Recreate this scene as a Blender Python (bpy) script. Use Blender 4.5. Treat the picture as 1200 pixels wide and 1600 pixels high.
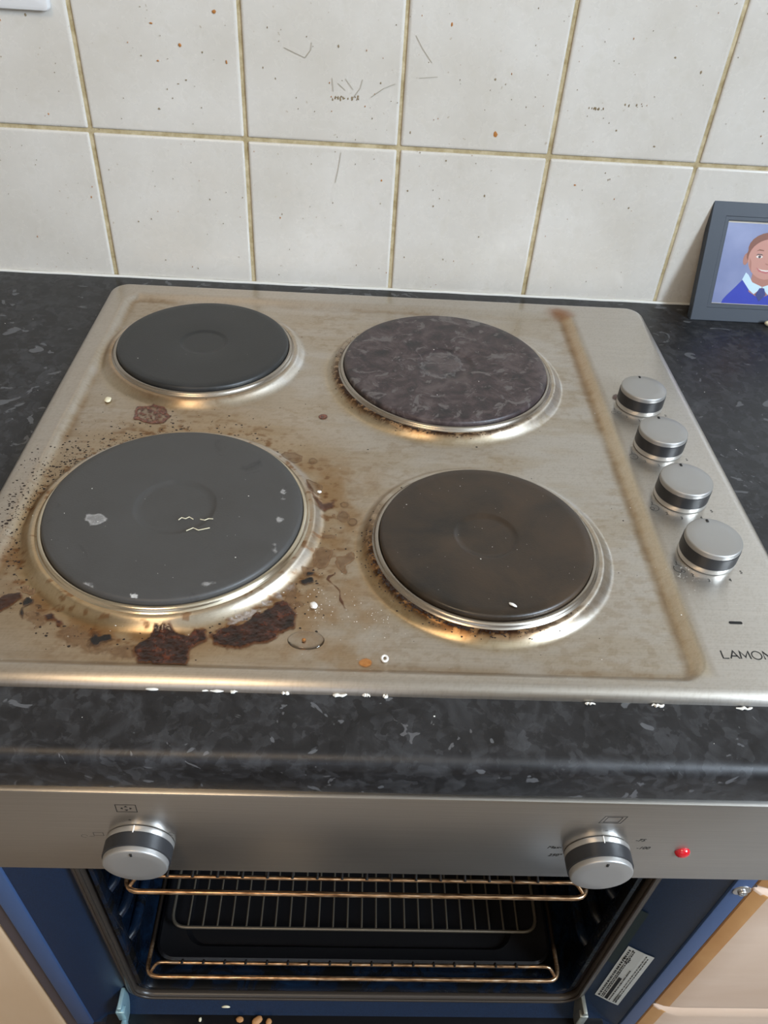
import bpy, bmesh, math, random
import numpy as np
from mathutils import Vector, Matrix
random.seed(7)
PI = math.pi
for o in list(bpy.data.objects): bpy.data.objects.remove(o)
SC = bpy.context.scene
COL = SC.collection

# ------------------------------------------------------------------ camera
CAM = np.array([0.26892, -0.82698, 0.39842]); PITCH, YAW, ROLL = 0.725020, 0.057908, 0.075426; FPX = 1223.70
cp, sp = math.cos(PITCH), math.sin(PITCH)
FW = np.array([math.sin(YAW)*cp, math.cos(YAW)*cp, -sp]); R0 = np.array([math.cos(YAW), -math.sin(YAW), 0.0])
U0 = np.cross(R0, FW)
RT = R0*math.cos(ROLL)+U0*math.sin(ROLL); UP = -R0*math.sin(ROLL)+U0*math.cos(ROLL)
cam_d = bpy.data.cameras.new('camera'); cam = bpy.data.objects.new('camera', cam_d); COL.objects.link(cam)
cam.matrix_world = Matrix(((RT[0], UP[0], -FW[0], CAM[0]), (RT[1], UP[1], -FW[1], CAM[1]), (RT[2], UP[2], -FW[2], CAM[2]), (0, 0, 0, 1)))
cam_d.sensor_fit = 'VERTICAL'; cam_d.sensor_height = 24.0; cam_d.lens = FPX*24.0/1600.0; cam_d.clip_start = 0.01
SC.camera = cam
def U(px, py, axis, val):
    """where the sight line of a photograph pixel meets the plane axis=val"""
    d = FW + RT*(px-600)/FPX + UP*(800-py)/FPX
    t = (val-CAM[axis])/d[axis]
    return CAM + t*d

# ------------------------------------------------------------------ light
W = bpy.data.worlds.new('world'); SC.world = W; W.use_nodes = True
W.node_tree.nodes['Background'].inputs[0].default_value = (0.62, 0.76, 1.0, 1)
W.node_tree.nodes['Background'].inputs[1].default_value = .8
def area(name, loc, target, sx, sy, power, color, shape='RECTANGLE'):
    l = bpy.data.lights.new(name, 'AREA'); l.shape = shape; l.size = sx; l.size_y = sy; l.energy = power; l.color = color
    o = bpy.data.objects.new(name, l); COL.objects.link(o); o.location = loc
    o.rotation_euler = (Vector(target)-Vector(loc)).to_track_quat('-Z', 'Y').to_euler()
    return o
# daylight through the window in the right wall, and an added fill at an unseen window behind the camera
area('window_daylight', (1.93, -1.60, 0.98), (0.3, -1.20, 0.50), 0.75, 0.75, 60, (0.70, 0.84, 1.0))
area('rear_fill_light', (-0.3, -3.35, 0.75), (-0.3, 0, 0.75), 1.5, 1.0, 2.2, (0.95, 0.96, 1.0))
area('warm_fill_light', (-0.2, -1.5, 1.46), (-0.2, -1.5, 0), 0.5, 0.5, 8, (1.0, 0.74, 0.47))  # unseen warm fill, added to stand for the room's warm bounce
SC.view_settings.view_transform = 'Standard'; SC.view_settings.look = 'None'; SC.view_settings.gamma = 1
SC.view_settings.use_curve_mapping = False
SC.view_settings.exposure = 0.50

# ------------------------------------------------------------------ helpers
def noise2(x, y, seed=0):
    xi = np.floor(x).astype(np.int64); yi = np.floor(y).astype(np.int64); fx = x-xi; fy = y-yi
    fx = fx*fx*(3-2*fx); fy = fy*fy*(3-2*fy)
    def h(a, b):
        n = (a*374761393 + b*668265263 + seed*974634777) & 0xffffffff
        n = ((n ^ (n >> 13))*1274126177) & 0xffffffff
        n = n ^ (n >> 16)
        return (n & 0xffff)/65535.0
    return (h(xi, yi)*(1-fx)+h(xi+1, yi)*fx)*(1-fy)+(h(xi, yi+1)*(1-fx)+h(xi+1, yi+1)*fx)*fy
def fbm(x, y, s, seed=0, oct=4):
    x = np.asarray(x, float); y = np.asarray(y, float)
    r = 0; a = 1; t = 0
    for k in range(oct):
        r = r + a*noise2(x*s, y*s, seed+k*17); t += a; a *= .5; s *= 2.03
    return r/t
def smooth(a, b, x):
    t = np.clip((x-a)/(b-a), 0, 1); return t*t*(3-2*t)
def sd_poly(x, y, poly):
    """signed distance, positive inside"""
    P = np.array(poly); d = np.full(x.shape, 1e9); ins = np.zeros(x.shape, bool)
    n = len(P)
    for i in range(n):
        a = P[i]; b = P[(i+1) % n]; e = b-a
        t = np.clip(((x-a[0])*e[0]+(y-a[1])*e[1])/(e@e+1e-20), 0, 1)
        d = np.minimum(d, np.hypot(x-a[0]-t*e[0], y-a[1]-t*e[1]))
        c = ((a[1] > y) != (b[1] > y)) & (x < (b[0]-a[0])*(y-a[1])/(b[1]-a[1]+1e-20)+a[0])
        ins ^= c
    return np.where(ins, d, -d)

def mat(name, color=(.5, .5, .5), rough=.5, metal=0.0, **kw):
    m = bpy.data.materials.new(name); m.use_nodes = True
    b = m.node_tree.nodes['Principled BSDF']
    b.inputs['Base Color'].default_value = (*color, 1); b.inputs['Roughness'].default_value = rough; b.inputs['Metallic'].default_value = metal
    for k, v in kw.items():
        b.inputs[k.replace('_', ' ')].default_value = v
    return m
class N:
    def __init__(s, m): s.m = m; s.t = m.node_tree; s.b = s.t.nodes['Principled BSDF']
    def new(s, ty, **kw):
        n = s.t.nodes.new(ty)
        for k, v in kw.items(): setattr(n, k, v)
        return n
    def link(s, a, b): s.t.links.new(a, b)
    def coord(s, scale=(1, 1, 1), kind='Object', rot=(0, 0, 0)):
        c = s.new('ShaderNodeTexCoord'); mp = s.new('ShaderNodeMapping'); mp.inputs['Scale'].default_value = scale
        mp.inputs['Rotation'].default_value = rot
        s.link(c.outputs[kind], mp.inputs['Vector']); return mp.outputs[0]
    def noise(s, vec, scale, detail=3, rough=.5, dist=0.0):
        n = s.new('ShaderNodeTexNoise'); n.inputs['Scale'].default_value = scale; n.inputs['Detail'].default_value = detail
        n.inputs['Roughness'].default_value = rough; n.inputs['Distortion'].default_value = dist
        s.link(vec, n.inputs['Vector']); return n.outputs['Fac']
    def ramp(s, fac, stops, interp='LINEAR'):
        r = s.new('ShaderNodeValToRGB'); r.color_ramp.interpolation = interp
        e = r.color_ramp.elements
        while len(e) < len(stops): e.new(0.5)
        for el, (p, c) in zip(e, stops):
            el.position = p; el.color = (*c, 1) if len(c) == 3 else c
        s.link(fac, r.inputs[0]); return r.outputs[0]
    def mix(s, fac, a, b, mode='MIX'):
        n = s.new('ShaderNodeMix', data_type='RGBA', blend_type=mode)
        for v, i in ((fac, 0), (a, 6), (b, 7)):
            if hasattr(v, 'is_output'): s.link(v, n.inputs[i])
            else: n.inputs[i].default_value = v if i == 0 else (*v, 1)
        return n.outputs[2]
    def math(s, op, a, b=0.0):
        n = s.new('ShaderNodeMath', operation=op)
        for v, i in ((a, 0), (b, 1)):
            if hasattr(v, 'is_output'): s.link(v, n.inputs[i])
            else: n.inputs[i].default_value = v
        return n.outputs[0]
    def bump(s, h, strength=.2, dist=.001):
        n = s.new('ShaderNodeBump'); n.inputs['Strength'].default_value = strength; n.inputs['Distance'].default_value = dist
        s.link(h, n.inputs['Height']); s.link(n.outputs[0], s.b.inputs['Normal']); return n
    def set(s, name, out): s.link(out, s.b.inputs[name])
BLK = (0, 0, 0); WHT = (1, 1, 1)

def tag(o, label=None, cat=None, group=None, kind=None):
    if label: o['label'] = label
    if cat: o['category'] = cat
    if group: o['group'] = group
    if kind: o['kind'] = kind
    return o
def empty(name, loc, label, cat, group=None):
    o = bpy.data.objects.new(name, None); COL.objects.link(o); o.location = loc; o.empty_display_size = .02
    return tag(o, label, cat, group)
def link(name, me, mats, parent=None, smooth_=False, angle=None):
    if not isinstance(mats, (list, tuple)): mats = [mats]
    for m in mats: me.materials.append(m)
    o = bpy.data.objects.new(name, me); COL.objects.link(o)
    if parent is not None:
        o.parent = parent
        wl = Vector((0, 0, 0)); p = parent
        while p is not None: wl += p.location; p = p.parent
        o.location = -wl if o.location.length == 0 else o.location
    if smooth_:
        for p in me.polygons: p.use_smooth = True
        if angle is not None: me.set_sharp_from_angle(angle=math.radians(angle))
    return o
# vertices are given in world coordinates; link() keeps them in place under moved parents
def bm_obj(name, bm, mats, parent=None, smooth_=False, angle=35):
    bmesh.ops.recalc_face_normals(bm, faces=bm.faces[:])
    me = bpy.data.meshes.new(name); bm.to_mesh(me); bm.free()
    return link(name, me, mats, parent, smooth_, angle)
def structure(o): o['kind'] = 'structure'; return o
def box(bm, x0, x1, y0, y1, z0, z1, bevel=0, seg=2, mi=0, M=None):
    r = bmesh.ops.create_cube(bm, size=1)
    vs = r['verts']
    for v in vs: v.co = Vector((x0+(v.co.x+.5)*(x1-x0), y0+(v.co.y+.5)*(y1-y0), z0+(v.co.z+.5)*(z1-z0)))
    fs = list({f for v in vs for f in v.link_faces})
    if bevel:
        es = list({e for v in vs for e in v.link_edges})
        r = bmesh.ops.bevel(bm, geom=es, offset=bevel, segments=seg, affect='EDGES', profile=.5)
        fs = list(set(r['faces']) | {f for f in fs if f.is_valid})
        vs = list({v for f in fs for v in f.verts})
    if M is not None:
        for v in vs: v.co = M @ v.co
    for f in fs: f.material_index = mi
    return vs
def lathe(bm, prof, center, axis='Z', seg=96, mi=0, cap=True):
    """prof: list of (r, h) from first to last; h along axis"""
    rings = []
    cx, cy, cz = center
    for r, h in prof:
        ring = []
        if r < 1e-7:
            n = 1
        else: n = seg
        for i in range(n):
            a = 2*PI*i/seg; c, s = r*math.cos(a), r*math.sin(a)
            if axis == 'Z': co = (cx+c, cy+s, cz+h)
            elif axis == '-Y': co = (cx+c, cy-h, cz+s)
            elif axis == 'X': co = (cx+h, cy+c, cz+s)
            ring.append(bm.verts.new(co))
        rings.append(ring)
    for a, b in zip(rings[:-1], rings[1:]):
        for i in range(seg):
            j = (i+1) % seg
            if len(a) == 1 and len(b) == 1: continue
            if len(a) == 1: f = bm.faces.new((a[0], b[i], b[j]))
            elif len(b) == 1: f = bm.faces.new((a[i], a[j], b[0]))
            else: f = bm.faces.new((a[i], a[j], b[j], b[i]))
            f.material_index = mi
    if cap:
        for r in (rings[0], rings[-1]):
            if len(r) > 1:
                try: bm.faces.new(r).material_index = mi
                except ValueError: pass
def tube(bm, pts, r, seg=8, mi=0, closed=False):
    pts = [Vector(p) for p in pts]; n = len(pts); rings = []
    prev = None
    for i, p in enumerate(pts):
        if closed: d = pts[(i+1) % n]-pts[(i-1) % n]
        else: d = pts[min(i+1, n-1)]-pts[max(i-1, 0)]
        d.normalize()
        if prev is None:
            a = Vector((0, 0, 1)) if abs(d.z) < .9 else Vector((1, 0, 0))
            u = d.cross(a).normalized()
        else: u = (prev - d*prev.dot(d)).normalized()
        prev = u; w = d.cross(u)
        rr = r[i] if isinstance(r, (list, tuple)) else r
        rings.append([bm.verts.new(p+(u*math.cos(2*PI*k/seg)+w*math.sin(2*PI*k/seg))*rr) for k in range(seg)])
    m = n if closed else n-1
    for i in range(m):
        a, b = rings[i], rings[(i+1) % n]
        for k in range(seg):
            bm.faces.new((a[k], a[(k+1) % seg], b[(k+1) % seg], b[k])).material_index = mi
    if not closed:
        bm.faces.new(rings[0]).material_index = mi; bm.faces.new(rings[-1]).material_index = mi
def fillet(pts, rad, n=6, closed=False):
    """round the corners of a polyline"""
    P = [Vector(p) for p in pts]; out = []
    N_ = len(P)
    for i in range(N_):
        if not closed and i in (0, N_-1): out.append(P[i]); continue
        a, b, c = P[i-1], P[i], P[(i+1) % N_]
        l = min(rad, (a-b).length*.45, (c-b).length*.45)
        s, e = b+(a-b).normalized()*l, b+(c-b).normalized()*l
        for k in range(n+1):
            t = k/n; out.append(s*(1-t)**2+b*2*t*(1-t)+e*t*t)
    return out
def prism(bm, outline, fn, t0, t1, mi=0):
    """outline: 2D points; fn(a,b,t)->3D"""
    A = [bm.verts.new(fn(a, b, t0)) for a, b in outline]; B = [bm.verts.new(fn(a, b, t1)) for a, b in outline]
    n = len(A)
    for i in range(n): bm.faces.new((A[i], A[(i+1) % n], B[(i+1) % n], B[i])).material_index = mi
    bm.faces.new(A).material_index = mi; bm.faces.new(B).material_index = mi
def rrect(x0, x1, y0, y1, r, n=6):
    out = []
    for cx, cy, a0 in ((x1-r, y1-r, 0), (x0+r, y1-r, 90), (x0+r, y0+r, 180), (x1-r, y0+r, 270)):
        for k in range(n+1):
            a = math.radians(a0+90*k/n); out.append((cx+r*math.cos(a), cy+r*math.sin(a)))
    return out
def loft(bm, outline, levels, fn, mi=0, capa=True, capb=True):
    """levels: list of (inset, t); outline offset by inset toward its centroid direction (per-axis)"""
    rings = []
    for f_, t in levels:
        rings.append([bm.verts.new(fn(a, b, t)) for a, b in f_])
    n = len(rings[0])
    for A, B in zip(rings[:-1], rings[1:]):
        for i in range(n): bm.faces.new((A[i], A[(i+1) % n], B[(i+1) % n], B[i])).material_index = mi
    if capa: bm.faces.new(rings[0]).material_index = mi
    if capb: bm.faces.new(rings[-1]).material_index = mi
def XY(z0=0): return lambda a, b, t: (a, b, z0+t)
def XZ(y0=0): return lambda a, b, t: (a, y0+t, b)

def grid_mesh(name, X, Y, Z, keep=None, attrs=None):
    """mesh from 2D arrays of points; keep = per-face mask"""
    ny, nx = X.shape
    idx = np.arange(nx*ny).reshape(ny, nx)
    F = np.stack([idx[:-1, :-1], idx[:-1, 1:], idx[1:, 1:], idx[1:, :-1]], -1).reshape(-1, 4)
    if keep is not None: F = F[keep.reshape(-1)]
    used = np.unique(F); remap = np.full(nx*ny, -1); remap[used] = np.arange(len(used)); F = remap[F]
    V = np.stack([X, Y, Z], -1).reshape(-1, 3)[used]
    me = bpy.data.meshes.new(name)
    me.vertices.add(len(V)); me.vertices.foreach_set('co', V.ravel())
    me.loops.add(F.size); me.loops.foreach_set('vertex_index', F.ravel().astype(np.int32))
    me.polygons.add(len(F)); me.polygons.foreach_set('loop_start', np.arange(0, F.size, 4, dtype=np.int32))
    me.polygons.foreach_set('use_smooth', np.ones(len(F), bool))
    me.update(calc_edges=True)
    for k, a in (attrs or {}).items():
        if a.ndim == 3:
            at = me.color_attributes.new(k, 'FLOAT_COLOR', 'POINT'); c = np.ones((len(V), 4)); c[:, :3] = a.reshape(-1, 3)[used]
            at.data.foreach_set('color', c.ravel())
        else:
            at = me.attributes.new(k, 'FLOAT', 'POINT'); at.data.foreach_set('value', a.reshape(-1)[used].astype(np.float32))
    return me

# text as a mesh
def text_mesh(s, size, shear=0.0, ext=0.0):
    c = bpy.data.curves.new('t', 'FONT'); c.body = s; c.size = size; c.shear = shear; c.extrude = ext; c.align_x = 'CENTER'; c.align_y = 'CENTER'
    o = bpy.data.objects.new('t', c); COL.objects.link(o)
    dg = bpy.context.evaluated_depsgraph_get(); dg.update()
    me = bpy.data.meshes.new_from_object(o.evaluated_get(dg)); bpy.data.objects.remove(o)
    return me
def text_obj(name, s, size, origin, ex, ey, m, parent, shear=0.0):
    me = text_mesh(s, size, shear, .00004)
    ex = Vector(ex); ey = Vector(ey); ez = ex.cross(ey)
    for v in me.vertices: v.co = Vector(origin)+ex*v.co.x+ey*v.co.y+ez*(v.co.z+.0001)
    return link(name, me, m, parent)
def strokes(bm, lines, w, fn):
    """flat ribbons of width w along 2D polylines; fn(a,b,h)->3D"""
    for L in lines:
        P = [Vector(p) for p in L]; closed = (P[0]-P[-1]).length < 1e-9 and len(P) > 2
        if closed: P = P[:-1]
        n = len(P); lft = []; rgt = []
        for i in range(n):
            if closed: d = (P[(i+1) % n]-P[i]).normalized()+(P[i]-P[i-1]).normalized()
            else: d = (P[min(i+1, n-1)]-P[max(i-1, 0)])
            d.normalize(); q = Vector((-d.y, d.x))*w/2
            k = 1.0
            if 0 < i < n-1 or closed:
                d1 = (P[i]-P[i-1]).normalized(); c = max(.45, abs(d.dot(d1))); k = 1/c
            lft.append(bm.verts.new(fn(*(P[i]+q*k), .0001))); rgt.append(bm.verts.new(fn(*(P[i]-q*k), .0001)))
        for i in range(n if closed else n-1):
            j = (i+1) % n
            bm.faces.new((lft[i], lft[j], rgt[j], rgt[i]))
def circ(cx, cy, r, a0=0, a1=360, n=20):
    return [(cx+r*math.cos(math.radians(a0+(a1-a0)*k/n)), cy+r*math.sin(math.radians(a0+(a1-a0)*k/n))) for k in range(n+1)]

# ------------------------------------------------------------------ materials
def steel(name, base=(.60, .565, .52), rough=.30, attr=None, brush=(2, 260, 260), bstr=.10, tan=(0, 1, 0)):
    m = mat(name, base, rough, 1.0); n = N(m)
    v = n.coord(brush); s1 = n.noise(v, 6, 3, .6)
    v2 = n.coord((1, 1, 1)); big = n.noise(v2, 9, 3, .6)
    c = n.ramp(s1, [(.25, tuple(k*.90 for k in base)), (.75, tuple(min(1, k*1.06) for k in base))])
    c = n.mix(n.math('MULTIPLY', big, .30), c, tuple(k*.78*w for k, w in zip(base, (1.04, .98, .88))))
    rg = n.math('ADD', n.math('MULTIPLY', big, .14), rough-.07)
    if attr:
        a = n.new('ShaderNodeAttribute'); a.attribute_name = attr
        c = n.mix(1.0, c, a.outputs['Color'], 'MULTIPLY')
        a2 = n.new('ShaderNodeAttribute'); a2.attribute_name = 'grime'
        rg = n.math('ADD', rg, n.math('MULTIPLY', a2.outputs['Fac'], .30))
        n.set('Metallic', n.math('SUBTRACT', 1.0, n.math('MULTIPLY', a2.outputs['Fac'], .45)))
    n.set('Base Color', c); n.set('Roughness', rg)
    n.b.inputs['Anisotropic'].default_value = .8
    tg = n.new('ShaderNodeCombineXYZ'); tg.inputs[0].default_value = 0; tg.inputs[1].default_value = tan[1]; tg.inputs[2].default_value = tan[2]
    n.set('Tangent', tg.outputs[0])
    n.bump(s1, bstr, .0004)
    return m
M = {}
M['steel'] = steel('brushed_steel_top', (.60, .56, .51), .34, 'tint')
M['fascia'] = steel('brushed_steel_panel', (.50, .48, .455), .30, tan=(0, 0, 1))
M['knob'] = mat('satin_silver', (.66, .65, .63), .33, .85)
M['knobface'] = mat('satin_silver_cap', (.40, .39, .375), .45, .7)
M['band'] = mat('black_rubber_band', (.022, .023, .026), .42)
M['ink'] = mat('black_print', (.012, .012, .012), .5)
M['greyink'] = mat('grey_print', (.10, .095, .09), .5)
M['slot'] = mat('dark_slot', (.006, .006, .006), .6)
M['trim'] = mat('heat_tinted_trim', (.62, .55, .43), .2, 1.0)
M['trim2'] = mat('dull_steel_trim', (.40, .36, .31), .27, 1.0)
M['red'] = mat('red_lamp_lens', (.55, .01, .02), .12, 0, Coat_Weight=.6)
M['chrome'] = mat('zinc_screw', (.62, .63, .64), .28, 1.0)

# tiles and grout
m = M['tile'] = mat('glazed_tile', (.66, .63, .57), .16); n = N(m)
v = n.coord(); a = n.noise(v, 7, 4, .6); b = n.noise(v, 55, 3, .6); sp_ = n.noise(v, 210, 2, .5)
c = n.ramp(a, [(.3, (.57, .53, .465)), (.7, (.68, .65, .60))])
c = n.mix(n.ramp(b, [(.52, BLK), (.75, (.35,)*3)]), c, (.52, .48, .40))
c = n.mix(n.ramp(sp_, [(.70, BLK), (.76, (.55,)*3)]), c, (.36, .29, .20))
n.set('Base Color', c); n.bump(b, .10, .0006)
n.set('Roughness', n.ramp(b, [(.3, (.14,)*3), (.7, (.38,)*3)]))
m = M['grout'] = mat('stained_grout', (.42, .36, .24), .85); n = N(m)
n.set('Base Color', n.ramp(n.noise(n.coord(), 60, 4, .7), [(.3, (.30, .225, .10)), (.7, (.60, .51, .33))])); n.bump(n.noise(n.coord(), 300, 3), .4, .001)
M['plaster'] = mat('cream_plaster', (.45, .37, .28), .9)
M['ceil'] = mat('ceiling_paint', (.75, .70, .62), .9)
M['floor'] = mat('floor_vinyl', (.28, .24, .20), .5)
M['upvc'] = mat('white_upvc', (.8, .8, .8), .35)
def clear_glass(name, ior=1.45):
    m = bpy.data.materials.new(name); m.use_nodes = True; t = m.node_tree; t.nodes.clear()
    o = t.nodes.new('ShaderNodeOutputMaterial'); mx = t.nodes.new('ShaderNodeMixShader'); tr = t.nodes.new('ShaderNodeBsdfTransparent'); gl = t.nodes.new('ShaderNodeBsdfGlossy'); f = t.nodes.new('ShaderNodeFresnel')
    f.inputs[0].default_value = ior; gl.inputs['Roughness'].default_value = .03
    t.links.new(f.outputs[0], mx.inputs[0]); t.links.new(tr.outputs[0], mx.inputs[1]); t.links.new(gl.outputs[0], mx.inputs[2]); t.links.new(mx.outputs[0], o.inputs[0])
    return m
M['glass'] = clear_glass('window_glass')

# worktop laminate
m = M['worktop'] = mat('charcoal_laminate', (.04, .04, .045), .36); n = N(m)
v = n.coord((1, 1, 1)); w1 = n.noise(n.coord((1, 1, 1), rot=(0, 0, .6)), 34, 5, .62, 1.2)
w2 = n.noise(n.coord((1, 1.3, 1), rot=(.3, .2, 1.2)), 85, 4, .7, .8); w3 = n.noise(v, 24, 3, .5, 2.5); w4 = n.noise(n.coord((1, 1, 1), rot=(0, .5, 2.)), 60, 3, .6, 1.5)
vor = n.new('ShaderNodeTexVoronoi'); vor.inputs['Scale'].default_value = 150
nv = n.new('ShaderNodeTexNoise'); nv.inputs['Scale'].default_value = 70; nv.inputs['Detail'].default_value = 3; n.link(n.coord(), nv.inputs['Vector'])
mv = n.new('ShaderNodeVectorMath', operation='MULTIPLY_ADD'); n.link(nv.outputs['Color'], mv.inputs[0]); mv.inputs[1].default_value = (.022, .022, .022); n.link(n.coord((1, .75, 1), rot=(0, 0, .5)), mv.inputs[2])
n.link(mv.outputs[0], vor.inputs['Vector'])
sepc = n.new('ShaderNodeSeparateColor'); n.link(vor.outputs['Color'], sepc.inputs[0])
c = n.ramp(n.math('ADD', n.math('MULTIPLY', sepc.outputs[0], .24), n.math('MULTIPLY', w1, .76)), [(.30, (.005, .005, .006)), (.50, (.012, .012, .0135)), (.66, (.030, .031, .034)), (.80, (.055, .057, .062))])
c = n.mix(n.ramp(w2, [(.56, BLK), (.66, (.5,)*3)]), c, (.042, .043, .047))
c = n.mix(n.ramp(w3, [(.640, BLK), (.655, (.9,)*3)]), c, (.095, .098, .105))
c = n.mix(n.ramp(w4, [(.70, BLK), (.715, (.7,)*3)]), c, (.11, .11, .115))
n.set('Base Color', c); n.bump(w2, .06, .0006); n.set('Roughness', n.ramp(w1, [(.3, (.38,)*3), (.7, (.50,)*3)]))

# cast iron plates: four kinds of wear
def iron(name, stops, rough, blotch=None, sc=30):
    m = mat(name, (.04, .04, .04), rough); n = N(m); v = n.coord()
    a = n.noise(v, sc, 5, .65, .6); f = n.noise(v, 700, 2, .5)
    c = n.ramp(a, stops)
    if blotch:
        col, lo, hi, s2 = blotch
        c = n.mix(n.ramp(n.noise(v, s2, 5, .7, 1.5), [(lo, BLK), (hi, (.9,)*3)]), c, col)
    n.set('Base Color', c); n.bump(f, .22, .0004)
    n.set('Roughness', n.ramp(a, [(.3, (rough-.06,)*3), (.7, (rough+.08,)*3)])); n.b.inputs['Specular IOR Level'].default_value = .5
    return m
M['iron_rl'] = iron('seasoned_iron', [(.3, (.014, .015, .015)), (.7, (.028, .028, .028))], .42)
M['iron_fl'] = iron('worn_grey_iron', [(.3, (.050, .048, .046)), (.7, (.062, .060, .058))], .50, ((.035, .033, .033), .62, .74, 22))
M['iron_rr'] = iron('mottled_burnt_iron', [(.34, (.016, .013, .014)), (.5, (.045, .030, .031)), (.64, (.085, .064, .062))], .42, ((.115, .100, .096), .56, .62, 48), 55)
M['iron_fr'] = iron('brown_oily_iron', [(.3, (.012, .009, .006)), (.7, (.050, .030, .016))], .36, ((.060, .042, .028), .66, .78, 60), 14)

# residue materials: opacity from the vertex attribute "a"
def film(name, stops, rough, sc=300, bstr=.5, coat=0.0, spec=.5, thin=None):
    m = mat(name, stops[0][1], rough); n = N(m); v = n.coord()
    t = n.noise(v, sc, 4, .65)
    col = n.ramp(t, stops); n.bump(t, bstr, .0012)
    at = n.new('ShaderNodeAttribute'); at.attribute_name = 'a'
    if thin: col = n.mix(n.ramp(at.outputs['Fac'], [(.55, BLK), (.97, WHT)]), thin, col)
    n.set('Base Color', col); n.set('Alpha', at.outputs['Fac']); n.b.inputs['Coat Weight'].default_value = coat; n.b.inputs['Coat Roughness'].default_value = .12
    return m
M['burnt'] = film('burnt_sugar_residue', [(.36, (.006, .002, .001)), (.56, (.034, .009, .004)), (.72, (.11, .030, .013))], .22, 150, .45, .15, thin=(.13, .045, .015))
M['char'] = film('black_char', [(.3, (.004, .004, .004)), (.7, (.014, .010, .008))], .45, 400, .6, thin=(.10, .05, .025))
M['brownfilm'] = film('brown_dried_film', [(.3, (.13, .065, .028)), (.7, (.25, .15, .075))], .3, 250, .15)
M['sauce'] = film('red_brown_sauce', [(.35, (.05, .010, .004)), (.65, (.17, .045, .020))], .25, 260, .7, .6)
M['orange'] = film('orange_grease', [(.3, (.32, .11, .02)), (.7, (.50, .22, .06))], .35, 300, .4)
M['tilebrown'] = film('tile_grease', [(.3, (.22, .14, .06)), (.7, (.40, .29, .13))], .4, 300, .3)
M['whitefilm'] = film('limescale_bloom', [(.3, (.42, .41, .40)), (.7, (.66, .65, .64))], .6, 400, .4)
M['ash'] = film('pale_ash', [(.3, (.30, .24, .20)), (.7, (.55, .50, .46))], .6, 400, .6)
M['dust'] = mat('white_dust', (.78, .76, .72), .6)
M['crumb'] = mat('pale_crumb', (.72, .66, .47), .6)
M['toast'] = mat('toasted_crumb', (.42, .20, .07), .6)
M['sealant'] = mat('dried_white_sealant', (.75, .73, .67), .5)
M['water'] = mat('clear_droplet', (1, 1, 1), .02, 0, Transmission_Weight=1.0, IOR=1.33)

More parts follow.
